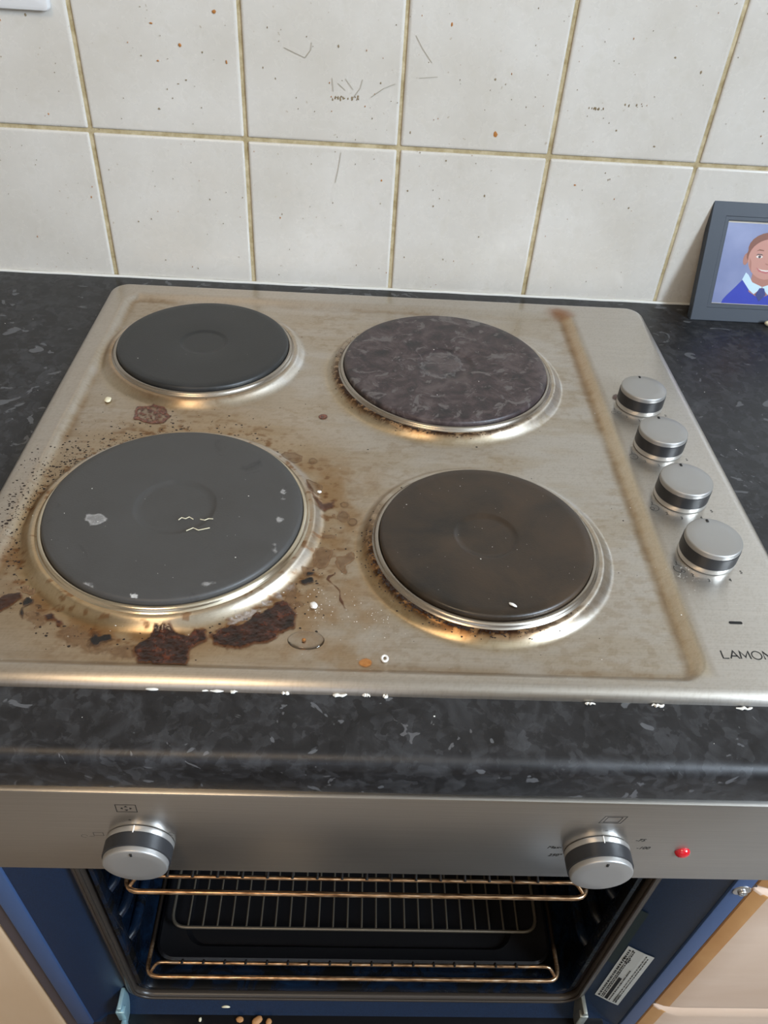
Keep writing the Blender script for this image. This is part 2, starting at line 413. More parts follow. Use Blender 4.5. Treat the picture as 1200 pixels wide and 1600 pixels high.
# ------------------------------------------------------------------ the room
XL, XR, YF, ZF, ZC = -1.6, 1.96, -3.42, -.92, 1.5
CT = -.034            # underside of the worktop
TP = .152             # tile pitch
def tile_wall():
    bm = bmesh.new()
    g = .0020; rnd = random.Random(3)
    for i in range(-10, 12):
        for j in range(0, 5):
            x0, x1 = i*TP+g, (i+1)*TP-g
            z0 = 0.0006 if j == 0 else .1514+(j-1)*.152+g; z1 = .1514+j*.152-g
            if x0 > XR-.01: continue
            if j == 1 and i == -1: x1 -= .0          # tile behind the socket
            jy = rnd.uniform(-.0003, .0003); jt = rnd.uniform(-.0004, .0004)
            jx0, jx1 = rnd.uniform(-.0003, .0003), rnd.uniform(-.0003, .0003)
            o = rrect(x0+jx0, min(x1+jx1, XR-.002), z0, z1, .0018, 3)
            def ins(d): return [(min(max(a, x0+d), x1-d), min(max(b, z0+d), z1-d)) for a, b in o]
            rings = [[bm.verts.new((a, jy+y, b)) for a, b in L] for L, y in ((o, .0040), (o, .0011), (ins(.0008), .0003), (ins(.0020), 0.0), (ins(.0030), 0.0))]
            n = len(o)
            for A, B in zip(rings[:-1], rings[1:]):
                for k in range(n): bm.faces.new((A[k], A[(k+1) % n], B[(k+1) % n], B[k]))
            bm.faces.new(rings[-1])
    box(bm, XL, XR, .0016, .03, -.02, .1514+4*.152, mi=1)          # grout bed
    box(bm, XL, XR, .0, .03, .1514+4*.152, ZC, mi=2)               # plaster above
    box(bm, XL, XR, .005, .03, ZF, -.02, mi=2)
    # dried grease marks and specks on the glaze
    rnd = random.Random(11)
    def blob(x, z, r, mi, el=1.0):
        k = 7; ph = rnd.uniform(0, 6)
        vs = [bm.verts.new((x+r*math.cos(2*PI*i/k+ph)*rnd.uniform(.7, 1.25), -.00035, z+el*r*math.sin(2*PI*i/k+ph)*rnd.uniform(.7, 1.25))) for i in range(k)]
        c = bm.verts.new((x, -.0010, z))
        for i in range(k): bm.faces.new((vs[i], vs[(i+1) % k], c)).material_index = mi
    def P(px, py): q = U(px, py, 1, 0); return q[0], q[2]
    for px, py, r, mi, el in ((774, 210, .0021, 3, 1.5), (334, 18, .0018, 3, 1), (281, 70, .0013, 3, 1.2), (236, 36, .0013, 3, .7), (706, 38, .0011, 3, 2), (354, 97, .0008, 3, 2.4), (596, 282, .0011, 3, 1), (249, 170, .0012, 4, .8), (898, 289, .0012, 3, .8), (982, 325, .0011, 4, 1),
                          (247, 95, .001, 3, 1), (774, 124, .001, 4, 1), (1055, 90, .001, 4, 1), (1095, 113, .0011, 4, 1.6), (1022, 229, .0012, 4, .8), (963, 204, .001, 4, 1), (637, 298, .001, 4, 1), (677, 322, .0008, 4, 1.5), (757, 306, .0009, 4, 1.4), (697, 251, .0008, 4, 1), (520, 317, .0006, 4, 1), (438, 340, .0007, 3, 1.6), (143, 308, .0007, 3, 1.8), (155, 202, .0008, 4, 1),
                          (529, 72, .0009, 4, 1.4), (595, 130, .0008, 4, 1.4), (641, 207, .0007, 4, 2.2), (40, 23, .0013, 4, 1), (76, 178, .0009, 3, 1), (279, 131, .0009, 4, .6), (291, 125, .0008, 4, 1), (748, 370, .0007, 4, 1)):
        x, z = P(px, py); blob(x, z, r, mi, el)
    for k in range(230):                                         # fine spatter
        px, py = rnd.uniform(0, 1200), rnd.uniform(0, 460)**1.0
        if px > 1020 and py > 300: continue
        x, z = P(px, py)
        if z < .004: continue
        blob(x, z, rnd.uniform(.00022, .00055), rnd.choice((4, 4, 4, 3)), rnd.uniform(.7, 2.2))
    for cx, cy, n, w, h in ((540, 153, 26, 21, 3.2), (930, 170, 14, 14, 2.5), (990, 165, 8, 14, 3)):   # smeared food
        for k in range(n):
            x, z = P(cx+rnd.uniform(-w, w), cy+rnd.uniform(-h, h)); blob(x, z, rnd.uniform(.0004, .0009), 4, rnd.uniform(.8, 2.2))
    for L in ([(444, 74), (460, 82), (477, 90), (486, 78), (487, 66)], [(552, 153), (563, 138), (567, 124)], [(519, 122), (521, 143)], [(528, 130), (540, 141)], [(580, 152), (600, 138), (618, 131)], [(650, 55), (660, 75), (675, 98)], [(655, 122), (684, 120)], [(533, 238), (529, 262), (524, 285)], [(540, 123), (552, 140)]):
        pts = [P(*p) for p in L]
        for a, b in zip(pts[:-1], pts[1:]):
            d = Vector((b[0]-a[0], b[1]-a[1])); q = Vector((-d.y, d.x)).normalized()*.00022
            bm.faces.new([bm.verts.new((u, -.0008, w)) for u, w in ((a[0]+q.x, a[1]+q.y), (b[0]+q.x, b[1]+q.y), (b[0]-q.x, b[1]-q.y), (a[0]-q.x, a[1]-q.y))]).material_index = 5
    return structure(bm_obj('wall_back', bm, [M['tile'], M['grout'], M['plaster'], M['orange_s'], M['brown_s'], mat('faint_scratch', (.36, .32, .25), .5)], smooth_=True, angle=45))
M['orange_s'] = mat('orange_spatter', (.42, .17, .04), .35); M['brown_s'] = mat('brown_spatter', (.25, .19, .11), .5)
tile_wall()
bm = bmesh.new(); box(bm, XL, XR, YF, .03, ZF-.05, ZF); structure(bm_obj('floor', bm, M['floor']))
bm = bmesh.new(); box(bm, XL, XR, YF, .03, ZC, ZC+.05); structure(bm_obj('ceiling', bm, M['ceil']))
bm = bmesh.new(); box(bm, XL-.05, XL, YF, .03, ZF-.05, ZC+.05); structure(bm_obj('wall_left', bm, M['plaster']))
def wall_with_window(name, axis, a0, a1, b0, b1, wa0, wa1, wb0, wb1, w0, w1):
    bm = bmesh.new()
    for r in ((a0, wa0, b0, b1), (wa1, a1, b0, b1), (wa0, wa1, b0, wb0), (wa0, wa1, wb1, b1)):
        if axis == 'x': box(bm, w0, w1, r[0], r[1], r[2], r[3])
        else: box(bm, r[0], r[1], w0, w1, r[2], r[3])
    return structure(bm_obj(name, bm, M['plaster']))
wall_with_window('wall_right', 'x', YF, .03, ZF, ZC, -2.05, -1.15, .55, 1.40, XR, XR+.05)
wall_with_window('wall_front', 'y', XL, XR, ZF, ZC, -1.05, .45, .25, 1.25, YF-.05, YF)
def window(name, axis, a0, a1, b0, b1, w):
    bm = bmesh.new(); t = .05
    for r in ((a0, a0+t, b0, b1), (a1-t, a1, b0, b1), (a0, a1, b0, b0+t), (a0, a1, b1-t, b1), ((a0+a1)/2-.02, (a0+a1)/2+.02, b0, b1)):
        if axis == 'x': box(bm, w, w+.04, r[0], r[1], r[2], r[3])
        else: box(bm, r[0], r[1], w, w+.04, r[2], r[3])
    f = structure(bm_obj(name, bm, M['upvc']))
    bm = bmesh.new()
    if axis == 'x': box(bm, w+.018, w+.022, a0+.04, a1-.04, b0+.04, b1-.04)
    else: box(bm, a0+.04, a1-.04, w+.018, w+.022, b0+.04, b1-.04)
    bm_obj('pane', bm, M['glass'], f)
window('window_1', 'x', -2.05, -1.15, .55, 1.40, XR+.005)
window('added_window_2', 'y', -1.05, .45, .25, 1.25, YF-.045)  # unseen rear window, added to go with the fill

# ------------------------------------------------------------------ worktop with a rounded nose
bm = bmesh.new(); YN = -.592
prof = [(-.0008, 0)]
for k in range(9):
    a = math.radians(90*k/8); prof.append((YN+.009-.009*math.sin(a), -.009+.009*math.cos(a)))
for k in range(5):
    a = math.radians(90*k/4); prof.append((YN+.003-.003*math.cos(a), CT+.003-.003*math.sin(a)))
prof.append((-.0008, CT))
A = [bm.verts.new((XL+.002, y, z)) for y, z in prof]; B = [bm.verts.new((XR-.002, y, z)) for y, z in prof]
for i in range(len(A)): bm.faces.new((A[i], A[(i+1) % len(A)], B[(i+1) % len(A)], B[i]))
bm.faces.new(A); bm.faces.new(B)
tag(bm_obj('worktop', bm, M['worktop'], smooth_=True, angle=40), 'mottled charcoal laminate worktop running beneath the steel hob', 'worktop')

# sealant bead along the tiles
bm = bmesh.new(); tube(bm, [(x, -.0012+.0004*math.sin(x*90), .0008) for x in np.linspace(XL+.01, XR-.01, 160)], .0016, 6)
structure(bm_obj('trim_1', bm, M['sealant'], smooth_=True, angle=60))

# ------------------------------------------------------------------ the hob
HX0, HX1, HY0, HY1 = .0048, .5826, -.5465, -.0260
FX0, FX1, FY0, FY1 = .0340, .4880, -.5275, -.0600      # flat floor of the well
HR, HF = .0072, .0022
PL = [('RL', .1240, -.1608, .0800), ('FL', .1418, -.3972, .0922), ('RR', .3540, -.1805, .0958), ('FR', .3678, -.4165, .0770)]
def sd_rr(x, y, x0, x1, y0, y1, r):
    qx = np.abs(x-(x0+x1)/2)-(x1-x0)/2+r; qy = np.abs(y-(y0+y1)/2)-(y1-y0)/2+r
    return np.hypot(np.maximum(qx, 0), np.maximum(qy, 0))+np.minimum(np.maximum(qx, qy), 0)-r
def hob_h(x, y):
    x = np.asarray(x, float); y = np.asarray(y, float)
    do = -sd_rr(x, y, HX0, HX1, HY0, HY1, .020)
    edge = np.sqrt(np.clip(1-(1-np.clip(do/.009, 0, 1))**2, 0, 1))
    df = sd_rr(x, y, FX0, FX1, FY0, FY1, .008)
    w = np.where(y < FY0, .0075, np.where((x < FX0), .0150, .0145))
    w = .0120 + (.0080-.0120)*smooth(-.515, -.532, y) + (.0095-.0120)*smooth(FX0+.004, FX0-.003, x)*smooth(-.53, -.515, y)
    h = HF+(HR-HF)*smooth(0, 1, df/w)
    # small dimple line where the front and back flat bands meet the rim
    for _, cx, cy, R in PL:
        r = np.hypot(x-cx, y-cy)
        hump = .0062*(1-smooth(R+.0065, R+.0175, r)) + .0008*np.exp(-((r-(R+.0085))/.0022)**2)
        h = h + hump*(1-smooth(.0, .010, df))
    return np.minimum(h, 1)*edge*1.0
def build_top():
    st = .00105
    xs = np.concatenate([[HX0], np.arange(HX0+.0004, HX1, st), [HX1]]); ys = np.concatenate([[HY0], np.arange(HY0+.0004, HY1, st), [HY1]])
    X, Y = np.meshgrid(xs, ys)
    # pull corner points onto the rounded outline
    r = .020
    for cx, cy, sx, sy in ((HX0+r, HY0+r, -1, -1), (HX1-r, HY0+r, 1, -1), (HX0+r, HY1-r, -1, 1), (HX1-r, HY1-r, 1, 1)):
        mk = ((X-cx)*sx > 0) & ((Y-cy)*sy > 0)
        dx, dy = X-cx, Y-cy; m_ = np.maximum(np.abs(dx), np.abs(dy)); d = np.hypot(dx, dy)+1e-12
        k = m_/d
        X = np.where(mk, cx+dx*k, X); Y = np.where(mk, cy+dy*k, Y)
    Z = hob_h(X, Y)
    # drop out what lies under the plates
    keep = np.ones((X.shape[0]-1, X.shape[1]-1), bool)
    xc = (X[:-1, :-1]+X[1:, 1:])/2; yc = (Y[:-1, :-1]+Y[1:, 1:])/2
    for _, cx, cy, R in PL: keep &= np.hypot(xc-cx, yc-cy) > R-.004
    # ---- dirt and painted reflections, as colour of the surface itself
    T = np.ones(X.shape+(3,)); G = np.zeros(X.shape)
    def lay(mask, col):
        nonlocal T
        mk = np.clip(mask, 0, 1)[..., None]; T = T*(1-mk)+T*np.array(col)*mk
    n1 = fbm(X, Y, 18, 1); n2 = fbm(X, Y, 70, 5); n3 = fbm(X*.6, Y, 260, 9, 3); n4 = fbm(X*.5, Y*1.6, 40, 13)
    well = 1-smooth(.0, .014, sd_rr(X, Y, FX0, FX1, FY0, FY1, .01))
    lay(.55*smooth(.42, .62, n4)*well, (.88, .82, .72))
    fl = PL[1]; dfl = np.hypot(X-fl[1], Y-fl[2])-fl[3]; dfr = np.hypot(X-PL[3][1], Y-PL[3][2])-PL[3][3]
    drr = np.hypot(X-PL[2][1], Y-PL[2][2])-PL[2][3]; drl = np.hypot(X-PL[0][1], Y-PL[0][2])-PL[0][3]
    lay(smooth(.085, .018, dfl+.05*(n1-.5))*smooth(.010, .018, dfl)*.75*well, (.80, .66, .47))            # cooked-on haze around the big plate
    lay(smooth(.050, .015, np.abs(X-.262)+.03*(n1-.5))*smooth(-.30, -.34, Y)*smooth(.25, .75, n2)*.75*well, (.78, .61, .42))
    lay(smooth(.62, .74, n3)*smooth(.05, .015, dfl)*well*.8, (.45, .28, .16)); G += smooth(.62, .74, n3)*smooth(.05, .015, dfl)*well*.4
    # heat colours on the humps, straw to brown towards the front left
    for d, cx, cy, R, am in ((dfl, fl[1], fl[2], fl[3], .9), (dfr, PL[3][1], PL[3][2], PL[3][3], 1.0), (drr, PL[2][1], PL[2][2], PL[2][3], .8), (drl, PL[0][1], PL[0][2], PL[0][3], .45)):
        ang = np.arctan2(Y-cy, X-cx); k = np.clip(np.cos(ang-math.radians(235)), 0, 1)**1.2
        lay(am*k*smooth(.024, .014, d+.006*(n1-.5)), (.98, .88, .66))
        lay(am*.7*k*smooth(.011, .004, d+.005*(n2-.5)), (.74, .58, .40)); G += am*.6*k*smooth(.011, .004, d+.005*(n2-.5))
        lay(.0 if am == .9 else am*.9*np.clip(k*1.3, 0, 1)*smooth(.0135, .0085, d+.005*(n2-.5)), (.62, .42, .27))
        if am in (.8, 1.0): lay(.95*np.clip(k*1.4, 0, 1)*smooth(.0125, .0085, d+.006*(n3-.5))*smooth(.38, .50, n3), (.10, .05, .035))
    lay(.7*smooth(.040, .016, dfl)*smooth(.012, .020, dfl)*smooth(.012, -.012, (Y+.43)+.0*X)*smooth(.40, .58, n2)*well, (.62, .40, .22)); 
    lay(.35*smooth(.52, .66, n3)*smooth(.35, .6, n1)*well, (.72, .62, .50)); lay(.22*smooth(.56, .66, fbm(X, Y, 900, 77, 2)), (.70, .66, .60))
    # groove at the foot of the switch panel and corner rust
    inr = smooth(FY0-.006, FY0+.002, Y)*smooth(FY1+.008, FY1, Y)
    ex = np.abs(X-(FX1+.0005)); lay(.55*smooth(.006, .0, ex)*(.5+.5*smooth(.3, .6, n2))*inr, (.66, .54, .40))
    ex = np.abs(X-(FX1+.0065)); lay(.65*smooth(.008, .003, ex)*inr, (.98, .90, .72))  # bright tan reflection of the slope, painted into the tint
    ex = np.abs(X-(FX1+.0135)); lay(.35*smooth(.004, .0, ex)*inr, (.62, .52, .42))  # dark curvature reflection along the top edge, painted in
    ex = np.abs(X-(FX1+.004)); lay(.45*smooth(.012, .001, ex+.010*(n2-.5))*smooth(-.34, -.12, Y)*inr, (.78, .60, .46))
    lay(.9*smooth(.022, .003, np.hypot(X-.488, (Y+.050)*1.4)+.012*(n2-.5)), (.62, .34, .20))
    lay(.6*smooth(.006, .0, np.abs(sd_rr(X, Y, FX0, FX1, FY0, FY1, .008)))*smooth(.35, .6, n1), (.70, .58, .44))
    lay(.35*smooth(.3, .7, n1)*smooth(.49, .44, X)*well, (.93, .86, .76))
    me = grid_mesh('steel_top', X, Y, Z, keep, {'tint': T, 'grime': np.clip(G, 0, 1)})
    return me
hob = empty('electric_hob', (.2937, -.286, 0), 'dirty stainless steel four plate electric hob set in the charcoal worktop', 'hob')
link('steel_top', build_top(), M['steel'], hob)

# solid plates
def hotplate(tagname, cx, cy, R, m, rec_r, rec_d, label):
    zt = .0155
    bm = bmesh.new()
    prof = [(R-.006, .0060), (R-.0012, .0075), (R, .0095), (R+.0001, zt-.0022), (R-.0006, zt-.0007), (R-.0022, zt)]
    prof += [(R*k, zt) for k in (.9, .75, .6)]
    prof += [(rec_r+.0020, zt), (rec_r, zt-.0003), (rec_r-.0012, zt-rec_d), (rec_r*.8, zt-rec_d), (rec_r*.4, zt-rec_d), (0, zt-rec_d)]
    lathe(bm, prof, (cx, cy, 0), seg=128)
    o = bm_obj('hotplate', bm, m, hob, True, 50); tag(o, label)
    bm = bmesh.new()
    lathe(bm, [(R-.003, .0060), (R+.0003, .0112), (R+.0012, .0118), (R+.0026, .0114), (R+.0038, .0100), (R+.0043, .0088), (R+.0058, .0084), (R+.0064, .0072), (R+.0050, .0040)], (cx, cy, 0), seg=128, cap=False)
    bm_obj('trim_ring', bm, M['trim'] if tagname == 'FL' else M['trim2'], o, True, 60)
    return o
hotplate('RL', *PL[0][1:], M['iron_rl'], .0215, .0010, 'small black hotplate at the back left')
hotplate('FL', *PL[1][1:], M['iron_fl'], .0290, .0011, 'worn grey hotplate at the front left')
hotplate('RR', *PL[2][1:], M['iron_rr'], .0260, .0009, 'mottled purplish brown hotplate at the back right')
hotplate('FR', *PL[3][1:], M['iron_fr'], .0225, .0013, 'dark brown oily hotplate at the front right')

# rotary knobs on the hob
def knob(parent, cx, cy, cz, axis, r0, r1, H, mark):
    """base, black grip band, silver cap; H overall height along axis"""
    s = H/.019
    bm = bmesh.new(); lathe(bm, [(r0-.0004, .0004), (r0, .001), (r0-.0002, .0046*s), (r0-.0010, .0050*s), (0, .0050*s)], (cx, cy, cz), axis, 72)
    base = bm_obj('control_knob', bm, M['knob'], parent, True, 40)
    bm = bmesh.new(); lathe(bm, [(r0-.0022, .0047*s), (r0-.0001, .0049*s), (r0-.0002, .0144*s), (r0-.0012, .0147*s), (0, .0147*s)], (cx, cy, cz), axis, 72)
    bm_obj('grip_band', bm, M['band'], base, True, 40)
    bm = bmesh.new(); lathe(bm, [(r1-.0012, .0144*s), (r1, .0148*s), (r1, H-.0011), (r1-.0003, H-.0004), (r1-.0010, H), (r1*.6, H+.0002), (0, H+.0003)], (cx, cy, cz), axis, 72)
    cap = bm_obj('cap', bm, M['knobface'], base, True, 40)
    bm = bmesh.new()
    if axis == 'Z': box(bm, cx-.0009, cx+.0009, cy+r1-.0050, cy+r1-.0020, cz+H-.0004, cz+H+.0006, .0003)
    else: box(bm, cx-.0007, cx+.0007, cy-H-.0006, cy-H+.0004, cz+r1-.0058, cz+r1-.0026, .0002)
    bm_obj('pointer_mark', bm, M['slot'], base)
    return base
def copy_part(o, delta):
    c = o.copy(); COL.objects.link(c); c.parent = o.parent; c.location = o.location+Vector(delta)
    for ch in [k for k in bpy.data.objects if k.parent == o]:
        d = ch.copy(); COL.objects.link(d); d.parent = c
    return c
KX = .5305; KY = [-.2245, -.2895, -.3550, -.4210]
k0 = knob(hob, KX, KY[0], HR, 'Z', .0208, .0202, .0190, True)
for y in KY[1:]: copy_part(k0, (0, y-KY[0], 0))

# print on the switch panel
hb = lambda a, b, h: (a, b, HR+h)
bm = bmesh.new(); x = .5118; yb, yt = -.5154, -.5092; hh = yt-yb
def LL(p): return [(x+a*hh, yb+b*hh) for a, b in p]
glyph = {'L': ([[(0, 1), (0, 0), (.62, 0)]], .80), 'A': ([[(0, 0), (.48, 1), (.96, 0)], [(.17, .34), (.79, .34)]], 1.12),
         'M': ([[(0, 0), (.08, 1), (.52, .22), (.96, 1), (1.04, 0)]], 1.26), 'N': ([[(0, 0), (0, 1), (.80, 0), (.80, 1)]], 1.04)}
for ch in 'LAMONA':
    if ch == 'O': strokes(bm, [[(x+(.52+.52*math.cos(t))*hh, yb+(.5+.52*math.sin(t))*hh) for t in np.linspace(0, 2*PI, 25)[:-1]]+[(x+(.52+.52)*hh, yb+.5*hh)]], .00075, hb); x += 1.28*hh
    else:
        L, adv = glyph[ch]; strokes(bm, [LL(p) for p in L], .00090, hb); x += adv*hh
bm_obj('lettering', bm, M['ink'], hob)
bm = bmesh.new(); prism(bm, rrect(.5257, .5349, -.4862, -.4840, .0010), XY(HR), -.0004, .00025)
bm_obj('indicator_window', bm, M['slot'], hob)
for i, y in enumerate(KY):
    for ang, s in ((200, '1'), (232, '2'), (262-5, '3'), (292, '4'), (322, '5')):
        if i < 3 and s in '24': s2 = '.'
        a = math.radians(ang); rr = .0262
        text_obj('dial_marking', s, .0042, (KX+rr*math.cos(a), y+rr*math.sin(a), HR), (1, 0, 0), (0, 1, 0), M['greyink'] if i < 2 else M['ink'], hob)
    # small ring symbol of the plate it serves
    bm = bmesh.new(); sx, sy = KX-.0245, y-.0175+.003
    if i == 3: Ls = [circ(sx, sy, .0036, 40, 300), circ(sx+.0026, sy-.0024, .0014)]
    elif i == 2: Ls = [circ(sx, sy, .0036, -150, 120), circ(sx-.0018, sy-.0008, .0016)]
    elif i == 1: Ls = [circ(sx, sy, .0036, -160, 160), [(sx-.001, sy), (sx+.001, sy)]]
    else: Ls = [circ(sx-.002, sy, .0022, 30, 330), circ(sx+.003, sy, .0018)]
    strokes(bm, Ls, .00035, hb); bm_obj('dial_marking', bm, M['greyink'] if i == 0 else M['ink'], hob)

# ------------------------------------------------------------------ spills and residue
def base_h(x, y):
    """height of what the residue lies on: steel, or a plate"""
    h = hob_h(x, y)
    for _, cx, cy, R in PL:
        r = np.hypot(x-cx, y-cy); h = np.where(r < R-.0015, .0155, h)
    return h
def px_poly(pts, z=.003): return [tuple(U(a, b, 2, z)[:2]) for a, b in pts]
def residue(name, polys, m, label, cat, z=.003, grow=0.0, thick=.0006, soft=.0012, rag=.0025, rs=220, amax=1.0, edge=0.0, st=.00045, seed=1, holes=0.0, group=None, parent=None, inner=None):
    polys = [px_poly(p, z) for p in polys]
    A = np.concatenate([np.array(p) for p in polys]); pad = .004
    xs = np.arange(A[:, 0].min()-pad, A[:, 0].max()+pad, st); ys = np.arange(A[:, 1].min()-pad, A[:, 1].max()+pad, st)
    X, Y = np.meshgrid(xs, ys)
    f = np.max([sd_poly(X, Y, p) for p in polys], 0)
    f = f + grow + rag*(fbm(X, Y, rs, seed)-.5)*2 - holes*np.clip(fbm(X, Y, rs*1.4, seed+40)-.52, 0, 1)*2
    t = np.clip(f/soft, 0, 1)
    n = fbm(X, Y, 420, seed+7)
    Z = base_h(X, Y)+.00008+thick*np.sqrt(t)*(.55+.9*n)
    a = t*amax
    if edge: a = np.clip(t*2, 0, 1)*(amax+(edge-amax)*np.exp(-(np.maximum(f-soft*.6, 0)/(soft*.7))**2))
    if inner is not None: a = a*(1-inner*smooth(.001, .004, f)*smooth(.35, .6, n))
    keep = (f[:-1, :-1] > 0) | (f[1:, 1:] > 0) | (f[1:, :-1] > 0) | (f[:-1, 1:] > 0)
    o = link(name, grid_mesh(name, X, Y, Z, keep, {'a': a}), M[m], parent)
    if label: tag(o, label, cat, group)
    return o
def z5(L): return [(200+a/2.857, 880+b/2.857) for a, b in L]
def z4(L): return [(a/4, 820+b/4) for a, b in L]
def z8(L): return [(400+a/5.333, 660+b/5.333) for a, b in L]
residue('burnt_spill', [z5([(122, 285), (188, 285), (200, 305), (270, 322), (300, 300), (345, 298), (348, 345), (280, 372), (262, 415), (250, 452), (40, 446), (26, 400), (42, 362), (98, 330)])], 'burnt',
        'thick dark burnt spill below the big grey plate, reaching the front rim', 'spill', thick=.0011, seed=3, rag=.0022, soft=.0022, grow=.0013)
residue('burnt_spill', [z5([(368, 318), (430, 288), (520, 268), (600, 215), (690, 165), (742, 220), (748, 252), (730, 292), (662, 318), (640, 345), (560, 350), (500, 378), (430, 370), (385, 352)])], 'burnt',
        'dark red-brown burnt spill curving along the lower right of the big grey plate', 'spill', thick=.0010, seed=8, rag=.0026, soft=.0022, grow=.0016)
residue('burnt_spill', [z4([(270, 562), (322, 535), (372, 575), (404, 600), (396, 626), (340, 622), (290, 590)])], 'burnt',
        'small dark red burnt fleck trail left of the grey plate\'s foot', 'spill', thick=.0007, seed=12, soft=.002, rag=.004)
residue('burnt_spill', [z4([(545, 705), (585, 672), (690, 680), (712, 715), (640, 752), (600, 775), (570, 782)])], 'char',
        'small black burnt patch below the grey plate, left of the thick spill', 'spill', thick=.0008, seed=15, soft=.002, rag=.0035)
residue('burnt_spill', [z4([(125, 470), (165, 448), (212, 455), (205, 490), (150, 520), (152, 590), (128, 592)]), z4([(215, 485), (262, 500), (258, 520), (210, 505)]), z4([(200, 535), (240, 535), (238, 560), (205, 555)])], 'char',
        'black charred drip at the lower left of the big grey plate', 'spill', thick=.0008, seed=19, rag=.002)
residue('burnt_spill', [z4([(-60, 455), (60, 425), (125, 420), (132, 450), (95, 480), (60, 525), (0, 535), (-60, 530)])], 'burnt',
        'dark brown spill running off the left side of the front left corner', 'spill', thick=.0006, seed=21, amax=.92)
residue('burnt_spill', [z5([(755, 75), (820, 62), (828, 78), (790, 95), (770, 88)]), z5([(800, 40), (835, 35), (822, 52), (800, 52)])], 'char',
        'black crusty fleck right of the grey plate\'s ring', 'spill', thick=.0008, seed=23, rag=.002)
residue('burnt_spill', [z5([(535, 232), (560, 205), (590, 200), (600, 222), (570, 238)])], 'char',
        'black charred patch on the ring above the red-brown spill', 'spill', z=.006, thick=.0005, seed=25, rag=.002)
residue('burnt_spill', [z8([(415, 560), (408, 520), (425, 500), (470, 555), (505, 640), (560, 665), (620, 650), (665, 640), (682, 660), (640, 712), (560, 740), (520, 725), (470, 650)])], 'burnt',
        'brown crusted spill at the upper right of the big grey plate', 'spill', thick=.0006, seed=27, amax=.85, rag=.0026, soft=.0025)
residue('dried_stain', [z8([(412, 500), (440, 478), (500, 490), (560, 525), (555, 560), (520, 620), (480, 600), (430, 550)])], 'brownfilm',
        'pale brown dried stain above the crusted spill between the left plates and centre', 'stain', thick=.0001, seed=29, amax=.25, edge=.75, rag=.0008)
residue('dried_stain', [z8([(205, 262), (240, 240), (330, 245), (388, 275), (380, 320), (300, 345), (240, 330), (208, 300)])], 'brownfilm',
        'tan dried stain touching the upper right edge of the grey plate', 'stain', thick=.0001, seed=31, amax=.38, edge=.8, rag=.0009)
def circ_poly(cx, cy, rx, ry, n=20): return [(cx+rx*math.cos(2*PI*k/n), cy+ry*math.sin(2*PI*k/n)) for k in range(n)]
for i, (cx, cy, rx, ry, am, lb) in enumerate(((475, 317, 40, 28, .3, 'small round tan ring stain right of the tan stain by the grey plate'), (735, 680, 40, 26, .35, 'small oval ring stain right of the crusted spill'),
        (728, 778, 52, 54, .5, 'round brown ring stain below the crusted spill, darkest of the three'), (805, 825, 46, 36, .35, 'faint round ring stain overlapping the darkest ring stain\'s right side'), (648, 768, 16, 13, .6, 'tiny brown dot stain left of the darkest ring stain'),
        (610, 945, 62, 18, .45, 'narrow brown smear right of the grey plate ring'))):
    residue('dried_stain', [z8(circ_poly(cx, cy, rx, ry))], 'brownfilm', lb, 'stain', thick=.0001, seed=33+i, amax=am*.6, edge=min(.95, am*2.0), rag=.0005, group='dried ring stains')
residue('dried_stain', [z8([(470, 1110), (490, 1050), (560, 1035), (640, 1060), (620, 1150), (590, 1205), (520, 1215), (478, 1190)])], 'brownfilm',
        'broad brown translucent stain right of the grey plate\'s lower ring', 'stain', thick=.0001, seed=41, amax=.55, edge=.85, rag=.0014)
residue('dried_stain', [z8([(655, 1110), (740, 1100), (800, 1060), (830, 1130), (760, 1190), (745, 1260), (700, 1250), (665, 1180)])], 'brownfilm',
        'brown dried stain left of the front right plate, with a pale drip below', 'stain', thick=.0001, seed=43, amax=.55, edge=.85, rag=.0018)
residue('dried_stain', [z8([(583, 1300), (600, 1270), (660, 1250), (670, 1258), (620, 1285), (610, 1305), (660, 1350), (705, 1390), (712, 1450), (748, 1545), (738, 1548), (690, 1470), (690, 1400), (640, 1345)])], 'burnt',
        'thin crooked dark brown crack-like drip between the front plates', 'stain', thick=.0003, seed=45, amax=.8, rag=.0006, soft=.0005)
residue('dried_stain', [z5([(700, 130), (745, 95), (762, 110), (750, 160), (800, 180), (780, 192), (720, 188), (690, 165)]), z5([(770, 20), (840, 5), (830, 40), (790, 60)])], 'brownfilm',
        'light brown film above the red-brown burnt spill', 'stain', thick=.0001, seed=47, amax=.7, rag=.002)
residue('dried_stain', [z4([(330, 690), (400, 630), (440, 605), (560, 660), (590, 700), (700, 735), (840, 735), (850, 800), (840, 850), (700, 840), (560, 800), (420, 760)])], 'brownfilm',
        'wide brown smear of old grease along the front left of the well', 'stain', thick=.0001, seed=49, amax=.6, rag=.004, soft=.004, holes=.006)
residue('dried_stain', [z4([(140, 420), (130, 385), (150, 372), (185, 372), (183, 395), (225, 395), (220, 430), (180, 440)])], 'brownfilm',
        'brown dried blot with a dark outline at the far lower left of the grey plate', 'stain', thick=.0002, seed=51, amax=.6, edge=.95, rag=.001)
residue('dried_stain', [z4([(150, 520), (230, 540), (300, 600), (240, 640), (160, 600)])], 'brownfilm',
        'faint rusty film below the black charred drip', 'stain', thick=.0001, seed=52, amax=.5, rag=.004, holes=.006)
residue('sauce_stain', [[(208, 640), (215, 634), (240, 632), (258, 636), (266, 650), (256, 660), (240, 662), (220, 658), (209, 654)]], 'sauce',
        'ragged red-brown sauce stain below the small back left plate', 'stain', thick=.0005, seed=55, rag=.0018, soft=.0012, inner=.85)
